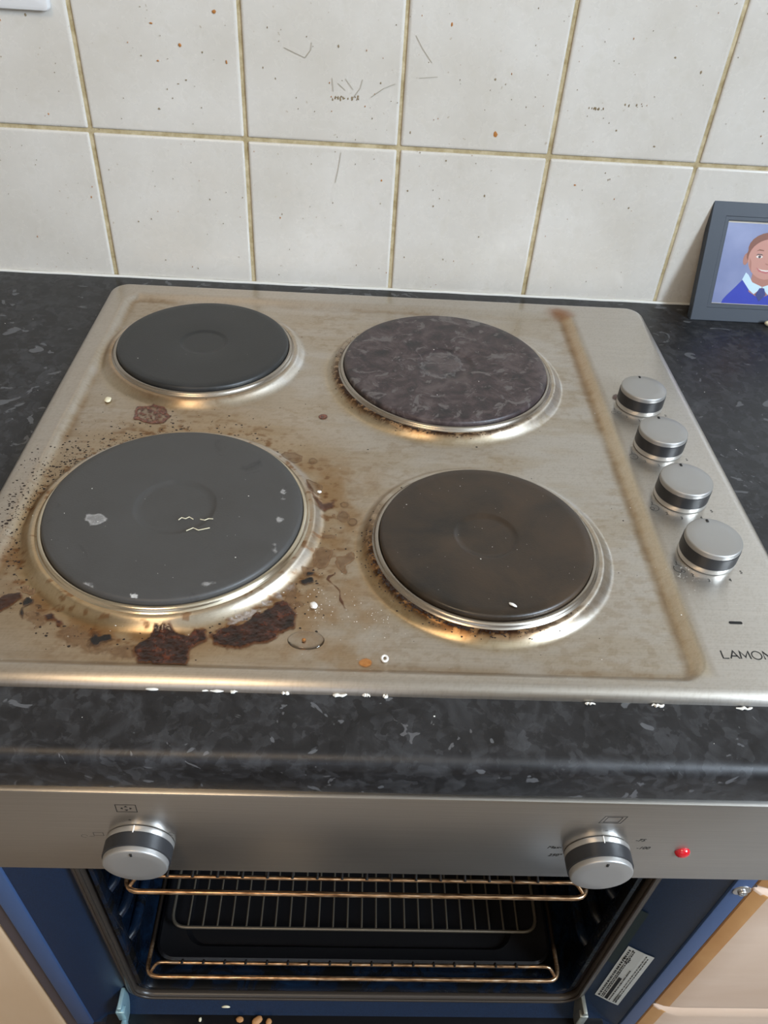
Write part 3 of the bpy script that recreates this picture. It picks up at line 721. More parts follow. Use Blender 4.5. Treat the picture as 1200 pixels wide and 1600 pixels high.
residue('sauce_stain', [circ_poly(505, 650, 8, 4.5, 12)], 'sauce', 'small dark red drop left of the mottled back right plate', 'stain', thick=.0005, seed=57, rag=.0008)
residue('sauce_stain', [circ_poly(962, 621, 7, 5, 12)], 'sauce', 'red-brown drop beside the rearmost silver knob', 'stain', z=.007, thick=.0003, seed=58, rag=.001, amax=.8)
residue('grease_spot', [circ_poly(571, 1035, 11, 8, 14)], 'orange', 'orange grease spot on the front edge of the hob well', 'stain', thick=.0003, seed=59, rag=.0008, amax=.85)
# pale blooms and scuffs on the grey plate
for i, (cx, cy, rx, ry, am, lb) in enumerate(((209, 932, 11, 6, .85, 'white limescale smear near the front edge of the big grey plate'), (148, 811, 17, 9, .35, 'pale ring-shaped bloom on the left of the big grey plate'), (443, 770, 7, 10, .5, 'faint white bloom near the right edge of the grey plate'), (435, 812, 8, 4, .55, 'small white scuff near the right edge of the grey plate, lower of two'), (325, 912, 14, 4, .45, 'thin white scuff near the front right of the grey plate'), (430, 855, 5, 8, .4, 'faint white mark at the lower right of the grey plate'), (137, 915, 12, 6, .4, 'faint white scuff at the front left of the grey plate'))):
    residue('limescale_mark', [circ_poly(cx, cy, rx, ry, 16)], 'whitefilm', lb, 'mark', z=.0155, thick=.0001, seed=70+i, amax=am, edge=(.5 if i == 1 else 0), rag=.003, soft=.002, holes=.006 if i != 1 else 0, group='pale marks on the grey plate')
residue('limescale_mark', [z5([(430, 262), (520, 200), (600, 160), (690, 105), (740, 70), (750, 90), (690, 150), (600, 205), (520, 255), (450, 280)])], 'ash',
        'flaky pale crust on the ring between grey plate and burnt spill', 'mark', z=.005, thick=.0003, seed=80, amax=.65, rag=.006, holes=.012, soft=.004)
residue('limescale_mark', [circ_poly(690, 572, 36, 21, 24)], 'whitefilm', 'grey worn ring around the centre of the mottled plate', 'mark', z=.0152, thick=.0001, seed=81, amax=.03, edge=.16, rag=.006, soft=.003, holes=.010)

# clear droplet with a crumb inside, white bead
c = U(478, 999, 2, .003)
bm = bmesh.new(); lathe(bm, [(1, 0), (.96, .25), (.8, .6), (.5, .88), (0, 1)], (0, 0, 0), seg=40)
for v in bm.verts: v.co = Vector((c[0]+v.co.x*.0118, c[1]+v.co.y*.0078, HF+.0002+v.co.z*.0022))
tag(bm_obj('water_droplet', bm, M['water'], None, True, 60), 'clear oval liquid droplet below the dark red-brown spill', 'droplet')
bm = bmesh.new(); bmesh.ops.create_icosphere(bm, subdivisions=2, radius=.0014, matrix=Matrix.Translation((c[0]-.0012, c[1]-.001, HF+.0012)))
tag(bm_obj('crumb', bm, M['orange_s'], None, True), 'orange crumb inside the clear droplet', 'crumb')
c = U(601, 1029, 2, .003)
bm = bmesh.new(); tube(bm, [(c[0]+.0018*math.cos(a), c[1]+.0022*math.sin(a), HF+.0009) for a in np.linspace(0, 2*PI, 15)[:-1]], .0008, 8, closed=True)
tag(bm_obj('plastic_bead', bm, M['dust'], None, True), 'tiny white ring-shaped bead at the front of the well, right of the orange spot', 'bead')
def crumb(px, py, z, sx, sy, sz, rot, m, label, name='crumb', seed=0, group=None):
    c = U(px, py, 2, z); rnd = random.Random(seed+int(px))
    bm = bmesh.new(); bmesh.ops.create_icosphere(bm, subdivisions=3, radius=1)
    Rm = Matrix.Rotation(rot, 3, 'Z')
    for v in bm.verts:
        k = 1+.22*(fbm(np.array(v.co.x*2+5+seed), np.array(v.co.y*2+v.co.z*1.7+9), 1.0, seed)-.5)*2
        q = Rm @ Vector((v.co.x*sx*k, v.co.y*sy*k, v.co.z*sz*k)); v.co = Vector((c[0], c[1], z+sz))+q
    return tag(bm_obj(name, bm, m, None, True), label, 'crumb', group)
crumb(169, 626, HF+.0002, .0030, .0042, .0012, .1, M['crumb'], 'pale yellow chip between the two left plates, beside the rim', seed=1)
crumb(490, 948, HF+.0002, .0026, .0030, .0015, .6, M['dust'], 'white crumb right of the red-brown burnt spill', seed=2)
crumb(801, 946, .0157, .0030, .0012, .0007, -.6, M['dust'], 'small white crumb near the front of the dark brown plate', seed=3)
crumb(499, 770, HF+.0004, .0019, .0014, .001, 0, M['dust'], 'white crumb on the crusted spill right of the grey plate', seed=4)
crumb(1199, 509, .0002, .0040, .003, .003, 0, M['crumb'], 'pale crumb on the worktop under the picture frame', seed=5)
# thin dry strands on the grey plate
for i, L in enumerate(([(279, 813), (284, 810), (290, 811), (296, 809), (302, 812)], [(313, 812), (320, 814), (326, 811), (333, 812)], [(291, 830), (302, 826), (310, 829), (328, 826)])):
    bm = bmesh.new(); tube(bm, [Vector(U(a, b, 2, .0158))+Vector((0, 0, .0004+.0004*(k % 2))) for k, (a, b) in enumerate(L)], .00034, 6)
    tag(bm_obj('dried_strand', bm, M['crumb'], None, True), ['left one of the pale strands across the grey plate\'s centre', 'right one of the pale strands across the grey plate\'s centre', 'thin pale strand just below the grey plate\'s centre ring'][i], 'food strand', 'pale strands on the grey plate')

# countless specks: burnt flecks and white dust
def specks(name, pts, m, label, cat, zfn, dome=.0003):
    """pts: (x, y, r)"""
    V, F = [], []; rnd = random.Random(5)
    for x, y, r in pts:
        z = zfn(x, y); b = len(V); k = 6; ph = rnd.uniform(0, 6); el = rnd.uniform(.6, 1.0)
        for i in range(k):
            a = ph+2*PI*i/k; q = r*rnd.uniform(.65, 1.2); V.append((x+q*math.cos(a), y+el*q*math.sin(a), z+.00006))
        V.append((x, y, z+.00006+min(dome, r*.7)))
        for i in range(k): F.append((b+i, b+(i+1) % k, b+k))
    me = bpy.data.meshes.new(name); me.from_pydata(V, [], F)
    o = link(name, me, m, None, True); tag(o, label, cat, kind='stuff'); return o
zf = lambda x, y: float(base_h(np.array(x), np.array(y)))
rnd = random.Random(21); pts = []
fl = PL[1]
for k in range(900):                                 # round the grey plate, thickest on its left
    a = math.radians(rnd.gauss(160, 28) if rnd.random() < .62 else rnd.uniform(60, 360)); r = fl[3]+.016+abs(rnd.gauss(0, .016))
    x, y = fl[1]+r*math.cos(a), fl[2]+r*math.sin(a)
    if HX0+.008 < x < .31 and y > HY0+.02: pts.append((x, y, rnd.choice((.0003, .0004, .0005, .0006, .0009, .0012))))
for pl, n in ((PL[3], 420), (PL[2], 300)):           # burnt crust at the foot of the right plates
    for k in range(n):
        a = math.radians(rnd.gauss(232, 34)); r = pl[3]+.0060+abs(rnd.gauss(0, .0028))
        pts.append((pl[1]+r*math.cos(a), pl[2]+r*math.sin(a), rnd.choice((.0003, .0005, .0007, .0009))))
for k in range(260):                                 # dark bits scattered through the well
    x, y = rnd.uniform(.03, .48), rnd.uniform(-.52, -.07)
    if all(math.hypot(x-p[1], y-p[2]) > p[3]+.006 for p in PL): pts.append((x, y, rnd.choice((.0002, .0003, .0004, .0006))))
for px, py, r in ((12, 823, .0016), (575, 700, .001), (745, 696, .0011), (975, 811, .0008), (433, 705, .0015), (645, 676, .0012), (578, 838, .0012), (45, 771, .001)):
    q = U(px, py, 2, .004); pts.append((q[0], q[1], r))
specks('burnt_specks', pts, mat('burnt_speck', (.018, .009, .006), .5), 'scattered dark burnt specks on the steel around the hotplates', 'specks', zf)
pts = []
for k in range(520):
    x, y = rnd.uniform(.02, .575), rnd.uniform(-.535, -.04)
    w = 1 if (x > .30 or y < -.40) else .3
    if rnd.random() < w*(.35+.65*(y < -.35)) and all(math.hypot(x-KX, y-q) > .024 for q in KY) and all(abs(math.hypot(x-p[1], y-p[2])-p[3]) > .006 for p in PL):
        pts.append((x, y, rnd.choice((.00018, .00025, .00025, .0004, .0006) if rnd.random() < .5 else (.0002,))))
for cx, cy, n, s in ((500, 950, 60, .012), (585, 965, 40, .010), (1075, 905, 60, .008), (1145, 990, 12, .02)):
    c = U(cx, cy, 2, .004)
    for k in range(n): pts.append((c[0]+rnd.gauss(0, s), c[1]+rnd.gauss(0, s), rnd.choice((.0002, .0003, .0004))))
pts = [p for p in pts if HX0+.004 < p[0] < HX1-.004 and HY0+.004 < p[1] < HY1-.004]
specks('white_dust', pts, M['dust'], 'fine white dust and flecks scattered over hob and plates', 'dust', zf, .0003)
pts = []
for k in range(150):
    x, y = rnd.uniform(-.25, .75), rnd.uniform(-.575, -.03)
    if HX0-.002 < x < HX1+.002 and y > HY0-.001: continue
    pts.append((x, y, rnd.choice((.0002, .0003, .0003, .0006))))
specks('worktop_dust', pts, M['dust'], 'tiny white flecks of dust scattered over the charcoal worktop', 'dust', lambda x, y: 0.0, .0003)
# broken sealant along the hob's front edge
for i, (a, b) in enumerate(((222, 250), (316, 350), (358, 372), (440, 452), (520, 542), (566, 578), (598, 606), (914, 930), (1018, 1038), (1150, 1176))):
    py = lambda px: 1067+px*.0333
    bm = bmesh.new(); r_ = random.Random(i); pp = [Vector(U(px, py(px)+1.0, 2, 0.0008))+Vector((0, r_.uniform(-.0007, .0007), 0)) for px in np.linspace(a, b, 7)]
    tube(bm, pp, [r_.uniform(.0005, .0014) if 0 < k < 6 else .0004 for k in range(7)], 7)
    tag(bm_obj('sealant_crumb', bm, M['sealant'], None, True), 'white sealant flake at the hob\'s front edge, '+['leftmost of all', 'second from left, the longest on the left', 'third from left', 'fourth from left', 'fifth from left, near the middle', 'sixth from left, near the middle', 'seventh from left, near the middle', 'third from right', 'second from right', 'rightmost of all'][i], 'sealant', 'flakes of sealant along the front edge')

# ------------------------------------------------------------------ picture frame leaning on the tiles
FB = Vector((.6379, -.0381, 0.0)); FV = (Vector((.6379, 0.0, .119))-FB).normalized(); FU = Vector((1, 0, 0)); FN = FU.cross(FV)
def fr(u, v, t): return FB+FU*u+FV*v+FN*(t-.0005)         # t>0 towards the room
FWD, FHT = .148, .1245
frame = empty('picture_frame', tuple(FB), 'slate grey picture frame with a school portrait, leaning on the tiles', 'picture frame')
bm = bmesh.new(); T0, T1 = -.009, 0.0
# four flat mitred bars with a small inner lip
ow = [(0, 0), (FWD, 0), (FWD, FHT), (0, FHT)]; iw = [(.0205, .0190), (FWD-.0205, .0190), (FWD-.0205, .1050), (.0205, .1050)]
def q4(r1, t1, r2, t2, mi=0):
    for k in range(4):
        a, b = r1[k], r1[(k+1) % 4]; c, d = r2[(k+1) % 4], r2[k]
        bm.faces.new([bm.verts.new(fr(p[0], p[1], t)) for p, t in ((a, t1), (b, t1), (c, t2), (d, t2))]).material_index = mi
def insq(r, d): return [(r[0][0]+d, r[0][1]+d), (r[1][0]-d, r[1][1]+d), (r[2][0]-d, r[2][1]-d), (r[3][0]+d, r[3][1]-d)]
q4(ow, T0, ow, T1-.0008); q4(ow, T1-.0008, insq(ow, .0008), T1); q4(insq(ow, .0008), T1, insq(iw, -.0045), T1); q4(insq(iw, -.0045), T1, insq(iw, -.0040), T1-.0006)
q4(insq(iw, -.0040), T1-.0006, insq(iw, -.0006), T1-.0006); q4(insq(iw, -.0006), T1-.0006, iw, T1-.0010); q4(iw, T1-.0010, iw, T1-.0040)
bm.faces.new([bm.verts.new(fr(p[0], p[1], T0)) for p in ow])
bmesh.ops.remove_doubles(bm, verts=bm.verts[:], dist=.00001)
M['slate'] = mat('slate_painted_wood', (.034, .043, .058), .5)
bm_obj('surround', bm, M['slate'], frame)
bm = bmesh.new(); prism(bm, [(iw[0][0]-.001, iw[0][1]-.001), (iw[2][0]+.001, iw[0][1]-.001), (iw[2][0]+.001, iw[2][1]+.001), (iw[0][0]-.001, iw[2][1]+.001)], fr, -.0060, -.0038)
bm_obj('mount', bm, mat('cream_card', (.62, .56, .47), .7), frame)
# the portrait print: flat, one mesh, inks as materials
m_bg = mat('print_lavender', (.25, .30, .50), .35); n = N(m_bg); n.set('Base Color', n.ramp(n.noise(n.coord(), 22, 3), [(.3, (.15, .18, .34)), (.7, (.25, .28, .45))]))
inks = [m_bg, mat('print_royal_blue', (.006, .022, .36), .5), mat('print_skin', (.50, .24, .18), .5), mat('print_auburn', (.20, .065, .03), .5), mat('print_pale_blue', (.52, .68, .80), .35), mat('print_dark', (.05, .025, .02), .35), mat('print_lips', (.45, .12, .11), .35), mat('print_teeth', (.75, .68, .62), .35), mat('print_skin_shade', (.38, .16, .11), .5), mat('print_navy', (.01, .02, .16), .35)]
bm = bmesh.new(); CXP = .0742
lay_ = [0]
def ink(poly, mi, mirror=False):
    lay_[0] += 1; t = -.0037+.00002*lay_[0]
    P_ = [(u, min(max(v, .0195), .1035)) for u, v in poly]
    bm.faces.new([bm.verts.new(fr(u, v, t)) for u, v in P_]).material_index = mi
    if mirror: bm.faces.new([bm.verts.new(fr(2*CXP-u, v, t)) for u, v in reversed(P_)]).material_index = mi
def ell(cu, cv, a, b, n=24, a0=0, a1=360): return [(cu+a*math.cos(math.radians(a0+(a1-a0)*k/n)), cv+b*math.sin(math.radians(a0+(a1-a0)*k/n))) for k in range(n if a1-a0 == 360 else n+1)]
ink([(.0212, .0192), (FWD-.0212, .0192), (FWD-.0212, .1030), (.0212, .1030)], 0)
ink([(.0325, .0195), (.0335, .0235), (.037, .0285), (.043, .0355), (.050, .0445), (.0545, .0465), (.0742, .040), (.0939, .0465), (.0984, .0445), (.1054, .0355), (.1114, .0285), (.1149, .0235), (.1159, .0195)], 1)
ink([(.060, .0330), (.0600, .052), (.0884, .052), (.0884, .0330), (.0742, .026)], 8)                     # neck
ink(ell(.0492, .0668, .0030, .0062), 8, True)                                                              # ears
ink(ell(CXP, .0790, .0250, .0165), 3)                                                                     # hair
ink(ell(CXP, .0720, .0252, .0150), 3)
ink([(CXP+.0228*math.cos(a), (.0695+.0190*math.sin(a)) if math.sin(a) > 0 else (.0695+.0232*math.sin(a)*(1-.06*abs(math.cos(a))))) for a in np.linspace(0, 2*PI, 33)[:-1]], 2)   # face
ink([(.0530, .0690), (.0545, .060), (.058, .0535), (.0560, .0640)], 8, True)
ink(ell(.0634, .0698, .0036, .0014, 14), 7, True); ink(ell(.0636, .0698, .0016, .0015, 12), 5, True)
ink([(.0590, .0712), (.0612, .0728), (.0655, .0726), (.0672, .0714), (.0652, .0716), (.0615, .0718)], 5, True)
ink([(.0585, .0752), (.0618, .0775), (.0668, .0768), (.0668, .0757), (.0618, .0762)], 3, True)
ink([(.0712, .0635), (.0722, .0620), (.0742, .0613), (.0762, .0620), (.0772, .0635), (.0742, .0628)], 8)
ink([(.0622, .0590), (.0660, .0566), (.0742, .0552), (.0824, .0566), (.0862, .0590), (.0824, .0545), (.0742, .0526), (.0660, .0545)], 6)
ink([(.0645, .0576), (.0690, .0565), (.0742, .0561), (.0794, .0565), (.0839, .0576), (.0794, .0553), (.0742, .0547), (.0690, .0553)], 7)
ink([(.0500, .0455), (.0525, .0530), (.0560, .0505), (.0620, .0430), (.0742, .0385), (.0715, .0355), (.0665, .0305), (.0600, .0350)], 4, True)   # collar
ink([(.0715, .0372), (.0769, .0372), (.0800, .0300), (.0742, .0230), (.0684, .0300)], 9)
bm_obj('portrait_print', bm, inks, frame)
bm = bmesh.new(); prism(bm, [(iw[0][0], iw[0][1]), (iw[2][0], iw[0][1]), (iw[2][0], iw[2][1]), (iw[0][0], iw[2][1])], fr, -.0030, -.0020)
bm_obj('glazing', bm, clear_glass('picture_glass', 1.12), frame)

# ------------------------------------------------------------------ wall socket at the upper left
sock = empty('wall_socket', (-.0875, 0, .2955), 'white plastic wall socket on the tiles at the upper left corner', 'socket')
bm = bmesh.new(); sx0, sx1, sz0, sz1 = -.1610, -.0148, .2515, .3375
loft(bm, None, [(rrect(sx0, sx1, sz0, sz1, .004), -.0005), (rrect(sx0, sx1, sz0, sz1, .004), -.0065), (rrect(sx0+.0008, sx1-.0008, sz0+.0008, sz1-.0008, .0035), -.0078), (rrect(sx0+.003, sx1-.003, sz0+.003, sz1-.003, .003), -.0085)], XZ())
M['socket'] = mat('white_socket_plastic', (.68, .67, .66), .3)
bm_obj('face_plate', bm, M['socket'], sock, True, 40)
for k in (0, 1):
    ox = -.1245+.074*k-.0015; bm = bmesh.new()
    for a, b, w, h in ((0, .300, .0042, .009), (-.011, .281, .0075, .0045), (.011, .281, .0075, .0045)): box(bm, ox+a-w/2, ox+a+w/2, -.0087, -.0080, b-h/2, b+h/2, .0003)
    bm_obj('socket_hole', bm, M['slot'], sock)
    bm = bmesh.new(); box(bm, ox+.010, ox+.021, -.0105, -.0080, .312, .328, .001); bm_obj('switch', bm, M['socket'], sock, True, 40)

# ------------------------------------------------------------------ built-in oven
M['enamel_blue_refl'] = mat('enamel_with_blue_reflection', (.006, .020, .055), .42, 0, Coat_Weight=.15, Coat_Roughness=.3)  # dark enamel with its blue sky reflection put into the base colour
n = N(M['enamel_blue_refl']); n.set('Base Color', n.ramp(n.noise(n.coord(), 900, 2, .6), [(.35, (.0025, .009, .026)), (.70, (.007, .022, .056))]))
m = M['enamel'] = mat('dark_oven_enamel', (.010, .020, .040), .16, 0, Coat_Weight=.3); n = N(m)
g = n.noise(n.coord(), 26, 4, .7, 1.0); n.set('Base Color', n.ramp(g, [(.42, (.002, .002, .002)), (.58, (.004, .009, .020)), (.78, (.008, .022, .050))])); n.set('Roughness', n.ramp(g, [(.4, (.34,)*3), (.7, (.12,)*3)]))
M['flange'] = mat('flange_with_blue_reflection', (.045, .085, .19), .45, .1)  # brighter blue reflection on the flange, put into its colour
M['seal'] = mat('brown_grey_gasket', (.034, .026, .020), .36)
M['wire'] = mat('tarnished_wire', (.50, .33, .19), .28, .9)
n = N(M['wire']); n.set('Base Color', n.ramp(n.noise(n.coord((30, 200, 200)), 3, 3), [(.3, (.13, .065, .03)), (.55, (.50, .31, .17)), (.8, (.75, .66, .52))]))
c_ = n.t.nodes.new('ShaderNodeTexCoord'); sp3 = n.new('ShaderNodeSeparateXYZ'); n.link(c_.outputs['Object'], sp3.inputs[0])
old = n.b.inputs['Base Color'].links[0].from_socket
back = n.ramp(n.math('ADD', sp3.outputs[1], 1.0), [(.455, BLK), (.475, WHT)])   # cavity shade painted in, blacker towards the back of the oven
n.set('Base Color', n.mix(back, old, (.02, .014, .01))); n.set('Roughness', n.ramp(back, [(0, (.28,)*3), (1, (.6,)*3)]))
M['shaded'] = mat('shaded_wire', (.012, .009, .007), .55)  # cross wires coloured dark for the shade inside the cavity
M['pan'] = mat('black_pan_enamel', (.006, .006, .007), .3)
oven = empty('built_in_oven', (.292, -.575, -.33), 'built-in oven below the worktop, steel control panel above a dark open cavity', 'oven')
OX0, OX1 = -.0045, .5885; FY = -.5940; FT = CT-.0012; FBm = U(600, 1367, 1, FY)[2]
def fp(px, py): q = U(px, py, 1, FY); return float(q[0]), float(q[2])
bm = bmesh.new()
prof = [(-.567, FT), (FY+.0022, FT), (FY+.0008, FT-.0006), (FY, FT-.0022), (FY, FBm+.002), (FY+.0006, FBm+.0006), (FY+.002, FBm), (-.571, FBm), (-.571, FBm+.003), (-.567, FBm+.003)]
A = [bm.verts.new((OX0, y, z)) for y, z in prof]; B = [bm.verts.new((OX1, y, z)) for y, z in prof]
for i in range(len(A)): bm.faces.new((A[i], A[(i+1) % len(A)], B[(i+1) % len(A)], B[i]))
bm.faces.new(A); bm.faces.new(B)
panel = bm_obj('control_panel', bm, M['fascia'], oven, True, 30)
pan_fn = lambda a, b, h: (a, FY-h, b)
kx1, kz1 = fp(212, 1288); kz1 -= .0212; kx2, kz2 = fp(944, 1305); kz2 -= .0212
k1 = knob(oven, kx1, FY, kz1, '-Y', .0212, .0200, .0165, True)
k2 = copy_part(k1, (kx2-kx1, 0, kz2-kz1))
for kb, kx, kz in ((k1, kx1, kz1), (k2, kx2, kz2)):
    bm = bmesh.new(); box(bm, kx-.0010, kx-.0004, FY-.0050, FY-.0006, kz+.0206, kz+.0215); l_ = bm_obj('pointer_line', bm, M['dust'], oven)
    l_.parent = kb; l_.location = -(oven.location+kb.location)
bm = bmesh.new(); lathe(bm, [(.0050, 0), (.0048, .0012), (.0036, .0026), (.0018, .0033), (0, .0035)], (fp(1066, 1331)[0], FY, fp(1066, 1331)[1]), '-Y', 32)
bm_obj('indicator_light', bm, M['red'], oven, True, 60)
# printed symbols and numbers
def sy(px, py, Ls, w, m_='ink'):
    cx, cz = fp(px, py); bm = bmesh.new(); strokes(bm, [[(cx+a, cz+b) for a, b in L] for L in Ls], w, pan_fn); bm_obj('panel_symbol', bm, M[m_], panel)
def rect(w, h, sk=0): return [(-w-sk, -h), (w-sk, -h), (w+sk, h), (-w+sk, h), (-w-sk, -h)]
sy(197, 1263, [rect(.0060, .0042)], .0005)
bm = bmesh.new()
for dx, dz in ((0, .0024), (0, -.0024), (-.0034, 0), (.0034, 0)):
    d = Vector((dx, dz)).normalized(); q = Vector((-d.y, d.x)); c_ = Vector((fp(197, 1263)[0]+dx*.6, fp(197, 1263)[1]+dz*.6))
    bm.faces.new([bm.verts.new(pan_fn(p.x, p.y, .0001)) for p in (c_+d*.0016, c_+q*.0012, c_-q*.0012)])
bm_obj('panel_symbol', bm, M['ink'], panel)
sy(203, 1281, [circ(0, 0, .0006, n=8)], .0004); sy(948, 1298, [[(-.001, 0), (.001, 0)]], .0005)
sy(154, 1303, [rect(.0030, .0020), [(-.006, -.003), (-.003, -.003)]], .0004, 'greyink'); sy(267, 1303, [circ(0, 0, .0019, 0, 300, 12)], .0004, 'greyink'); sy(132, 1306, [circ(0, 0, .0019, 0, 300, 12)], .0003, 'greyink')
sy(958, 1281, [rect(.0068, .0042, .0012), rect(.0046, .0030, .0008)], .0004)
for s, x_, z_, sz in (('Max-', *fp(866, 1324), .0046), ('250°', *fp(866, 1336), .0046), ('-75', *fp(1000, 1313), .0048), ('-100', *fp(1004, 1325), .0048)):
    text_obj('panel_lettering', s, sz, (x_, FY, z_), (1, 0, 0), (0, 0, 1), M['ink'], panel, .35)

# chassis front: a shallow tray, its inward slope made up to shade the right side
CX0, CX1, CZ0, CZ1 = .0720, .5190, -.5200, -.1700
def ringpts(x0, x1, z0, z1, r): return rrect(x0, x1, z0, z1, r, 6)
bm = bmesh.new()
outer = ringpts(.0205, .5765, -.5600, -.1480, .003); mid = ringpts(.0410, .5560, -.5500, -.1520, .006); inner_ = ringpts(CX0-.010, CX1+.010, CZ0-.010, CZ1+.010, .022)
L3 = [(outer, -.5670), (mid, -.5590), (inner_, -.5460)]
rings = [[bm.verts.new((a, y, b)) for a, b in L] for L, y in L3]; n_ = len(outer)
for A, B in zip(rings[:-1], rings[1:]):
    for i in range(n_): bm.faces.new((A[i], A[(i+1) % n_], B[(i+1) % n_], B[i]))
rb = [bm.verts.new((a, -.5650+.003, b)) for a, b in outer]
chassis = bm_obj('chassis_front', bm, M['enamel_blue_refl'], oven, True, 20); 
# mounting flanges left and right
for x0, x1 in ((.0045, .0215), (.5755, .5915)):
    bm = bmesh.new(); box(bm, x0, x1, -.5690, -.5655, -.5600, -.1485, .0012); bm_obj('mounting_flange', bm, M['flange'], oven, True, 40)
# cavity
bm = bmesh.new()
def cav(r, y, d=0): return [(a, y, b) for a, b in ringpts(CX0+d, CX1-d, CZ0+d, CZ1-d, r)]
levels = [cav(.016, -.5440, -.004), cav(.014, -.5480, -.001), cav(.014, -.5470, .002), cav(.016, -.5390, .003), cav(.026, -.525, -.006), cav(.030, -.18, -.006)]
rings = [[bm.verts.new(p) for p in L] for L in levels]; n_ = len(rings[0])
for A, B in zip(rings[:-1], rings[1:]):
    for i in range(n_): bm.faces.new((A[i], A[(i+1) % n_], B[(i+1) % n_], B[i]))
bm.faces.new(rings[-1])
cavity = bm_obj('cavity', bm, M['enamel'], oven, True, 50)
for k in range(5):
    z = -.215-.056*k
    for x, s in ((CX0-.006, 1), (CX1+.006, -1)):
        bm = bmesh.new()
        pts_ = [(x+s*.000, -.528, z), (x+s*.004, -.520, z), (x+s*.005, -.508, z), (x+s*.005, -.24, z), (x+s*.004, -.22, z), (x, -.212, z)]
        tube(bm, fillet(pts_, .006), .0055, 10); bm_obj('shelf_runner', bm, M['enamel'], oven, True, 60)
# door gasket
bm = bmesh.new(); gp = [(a, -.5500, b) for a, b in ringpts(CX0-.0075, CX1+.0085, CZ0-.0060, CZ1+.007, .022)]
tube(bm, gp, .0050, 10, closed=True); bm_obj('door_seal', bm, M['seal'], oven, True, 60)
bm = bmesh.new(); gp = [(a, -.5545, b) for a, b in ringpts(CX0-.0050, CX1+.0060, CZ0-.0042, CZ1+.006, .020)]
tube(bm, gp, .0016, 8, closed=True); bm_obj('seal_bead', bm, M['seal'], oven, True, 60)
# ledge, sump floor and hinges at the foot
bm = bmesh.new(); box(bm, .0350, .5600, -.6000, -.5440, -.5570, -.5530, .001); bm_obj('sill', bm, M['pan'], oven, True, 40)
for x, lab, mm in ((.0560, 'pale blue metal hinge arm', mat('pale_blue_zinc', (.32, .50, .56), .32, .5)), (.5300, 'dull metal hinge arm', mat('dull_zinc', (.30, .30, .26), .4, .7))):
    bm = bmesh.new(); box(bm, x-.0022, x+.0022, -.5700, -.5500, -.5530, -.5080, .001); box(bm, x-.0045, x+.0045, -.5710, -.5640, -.5400, -.5160, .001); box(bm, x-.003, x+.003, -.6000, -.5690, -.5530, -.5430, .0015)
    tag(bm_obj('hinge_arm', bm, mm, oven, True, 40), lab)
# screw in the right flange
bm = bmesh.new(); sc = (.5845, -.5690, U(1160, 1391, 1, -.569)[2])
lathe(bm, [(.0072, 0), (.0070, .0008), (.0058, .0012), (.0036, .0012), (.0036, .0030), (.0030, .0036), (.0018, .0037), (.0016, .0022), (0, .0022)], sc, '-Y', 28); bm_obj('screw', bm, M['chrome'], oven, True, 45)
# rating label and the blank patch above it
def quad_y(pts, y, fy): return [(a, y, b) for a, b in pts]
lab_c = [U(943, 1563, 1, -.5630), U(952, 1597, 1, -.5630), U(1004, 1526, 1, -.5630), U(996, 1497, 1, -.5630)]
bm = bmesh.new(); lx0, lx1, lz0, lz1 = .5415, .5625, -.5330, -.3900
lx0, lx1 = .5420, .5640; lz1 = -.372; lz0 = -.505
lab_y = lambda x: -.5460-(x-.529)*(.0130/.027) if x < .556 else -.5590-(x-.556)*(.0080/.0205)
def lab_fn(a, b, h): return (a, lab_y(a)-.0008-h, b)
bm = bmesh.new(); vs = [bm.verts.new(lab_fn(a, b, 0)) for a, b in ((lx0, lz0), (.5560, lz0), (lx1, lz0), (lx1, lz1), (.5560, lz1), (lx0, lz1))]
bm.faces.new((vs[0], vs[1], vs[4], vs[5])); bm.faces.new((vs[1], vs[2], vs[3], vs[4]))
rl = bm_obj('rating_label', bm, mat('silver_label_paper', (.50, .52, .50), .5), oven)
bm = bmesh.new(); r_ = random.Random(2)
for col, (xa, w) in enumerate(((.5440, .0016), (.5466, .0010), (.5480, .0010), (.5500, .0028), (.5540, .0010), (.5580, .0008), (.5600, .0008))):
    z = lz0+.004
    while z < lz1-(.048 if 3 <= col <= 4 else .006):
        h = r_.uniform(.001, .005) if col != 3 else .060
        if col == 3 and z > lz0+.01: z = 9; continue
        bm.faces.new([bm.verts.new(lab_fn(a, b, .0002)) for a, b in ((xa, z), (xa+w, z), (xa+w, z+h), (xa, z+h))]); z += h+r_.uniform(.0006, .0020)
bm_obj('label_print', bm, M['ink'], rl)
text_me = [('LAMONA', .0052, .5595, lz0+.016), ('CE', .0085, .5470, lz1-.028)]
for s, sz, x_, z_ in text_me:
    me = text_mesh(s, sz, 0, .00003)
    for v in me.vertices:
        a, b = v.co.x, v.co.y; v.co = Vector(lab_fn(x_-b, z_+a, .0004))
    link('label_lettering', me, M['ink'], rl)
bm = bmesh.new(); bm.faces.new([bm.verts.new(lab_fn(a, b, 0)) for a, b in ((.5310, -.4200), (.5410, -.4200), (.5410, -.3000), (.5310, -.3000))])
bm_obj('blank_label', bm, mat('dark_green_label', (.018, .028, .028), .4), oven)
# the open door, lying level below the sill
bm = bmesh.new(); box(bm, .010, .575, -1.020, -.607, -.605, -.575, .004); door = bm_obj('door', bm, M['pan'], oven, True, 40)
bm = bmesh.new(); box(bm, .045, .540, -.985, -.640, -.5755, -.5720, .001); bm_obj('inner_glass', bm, mat('smoked_glass', (.01, .011, .012), .08), door, True, 40)

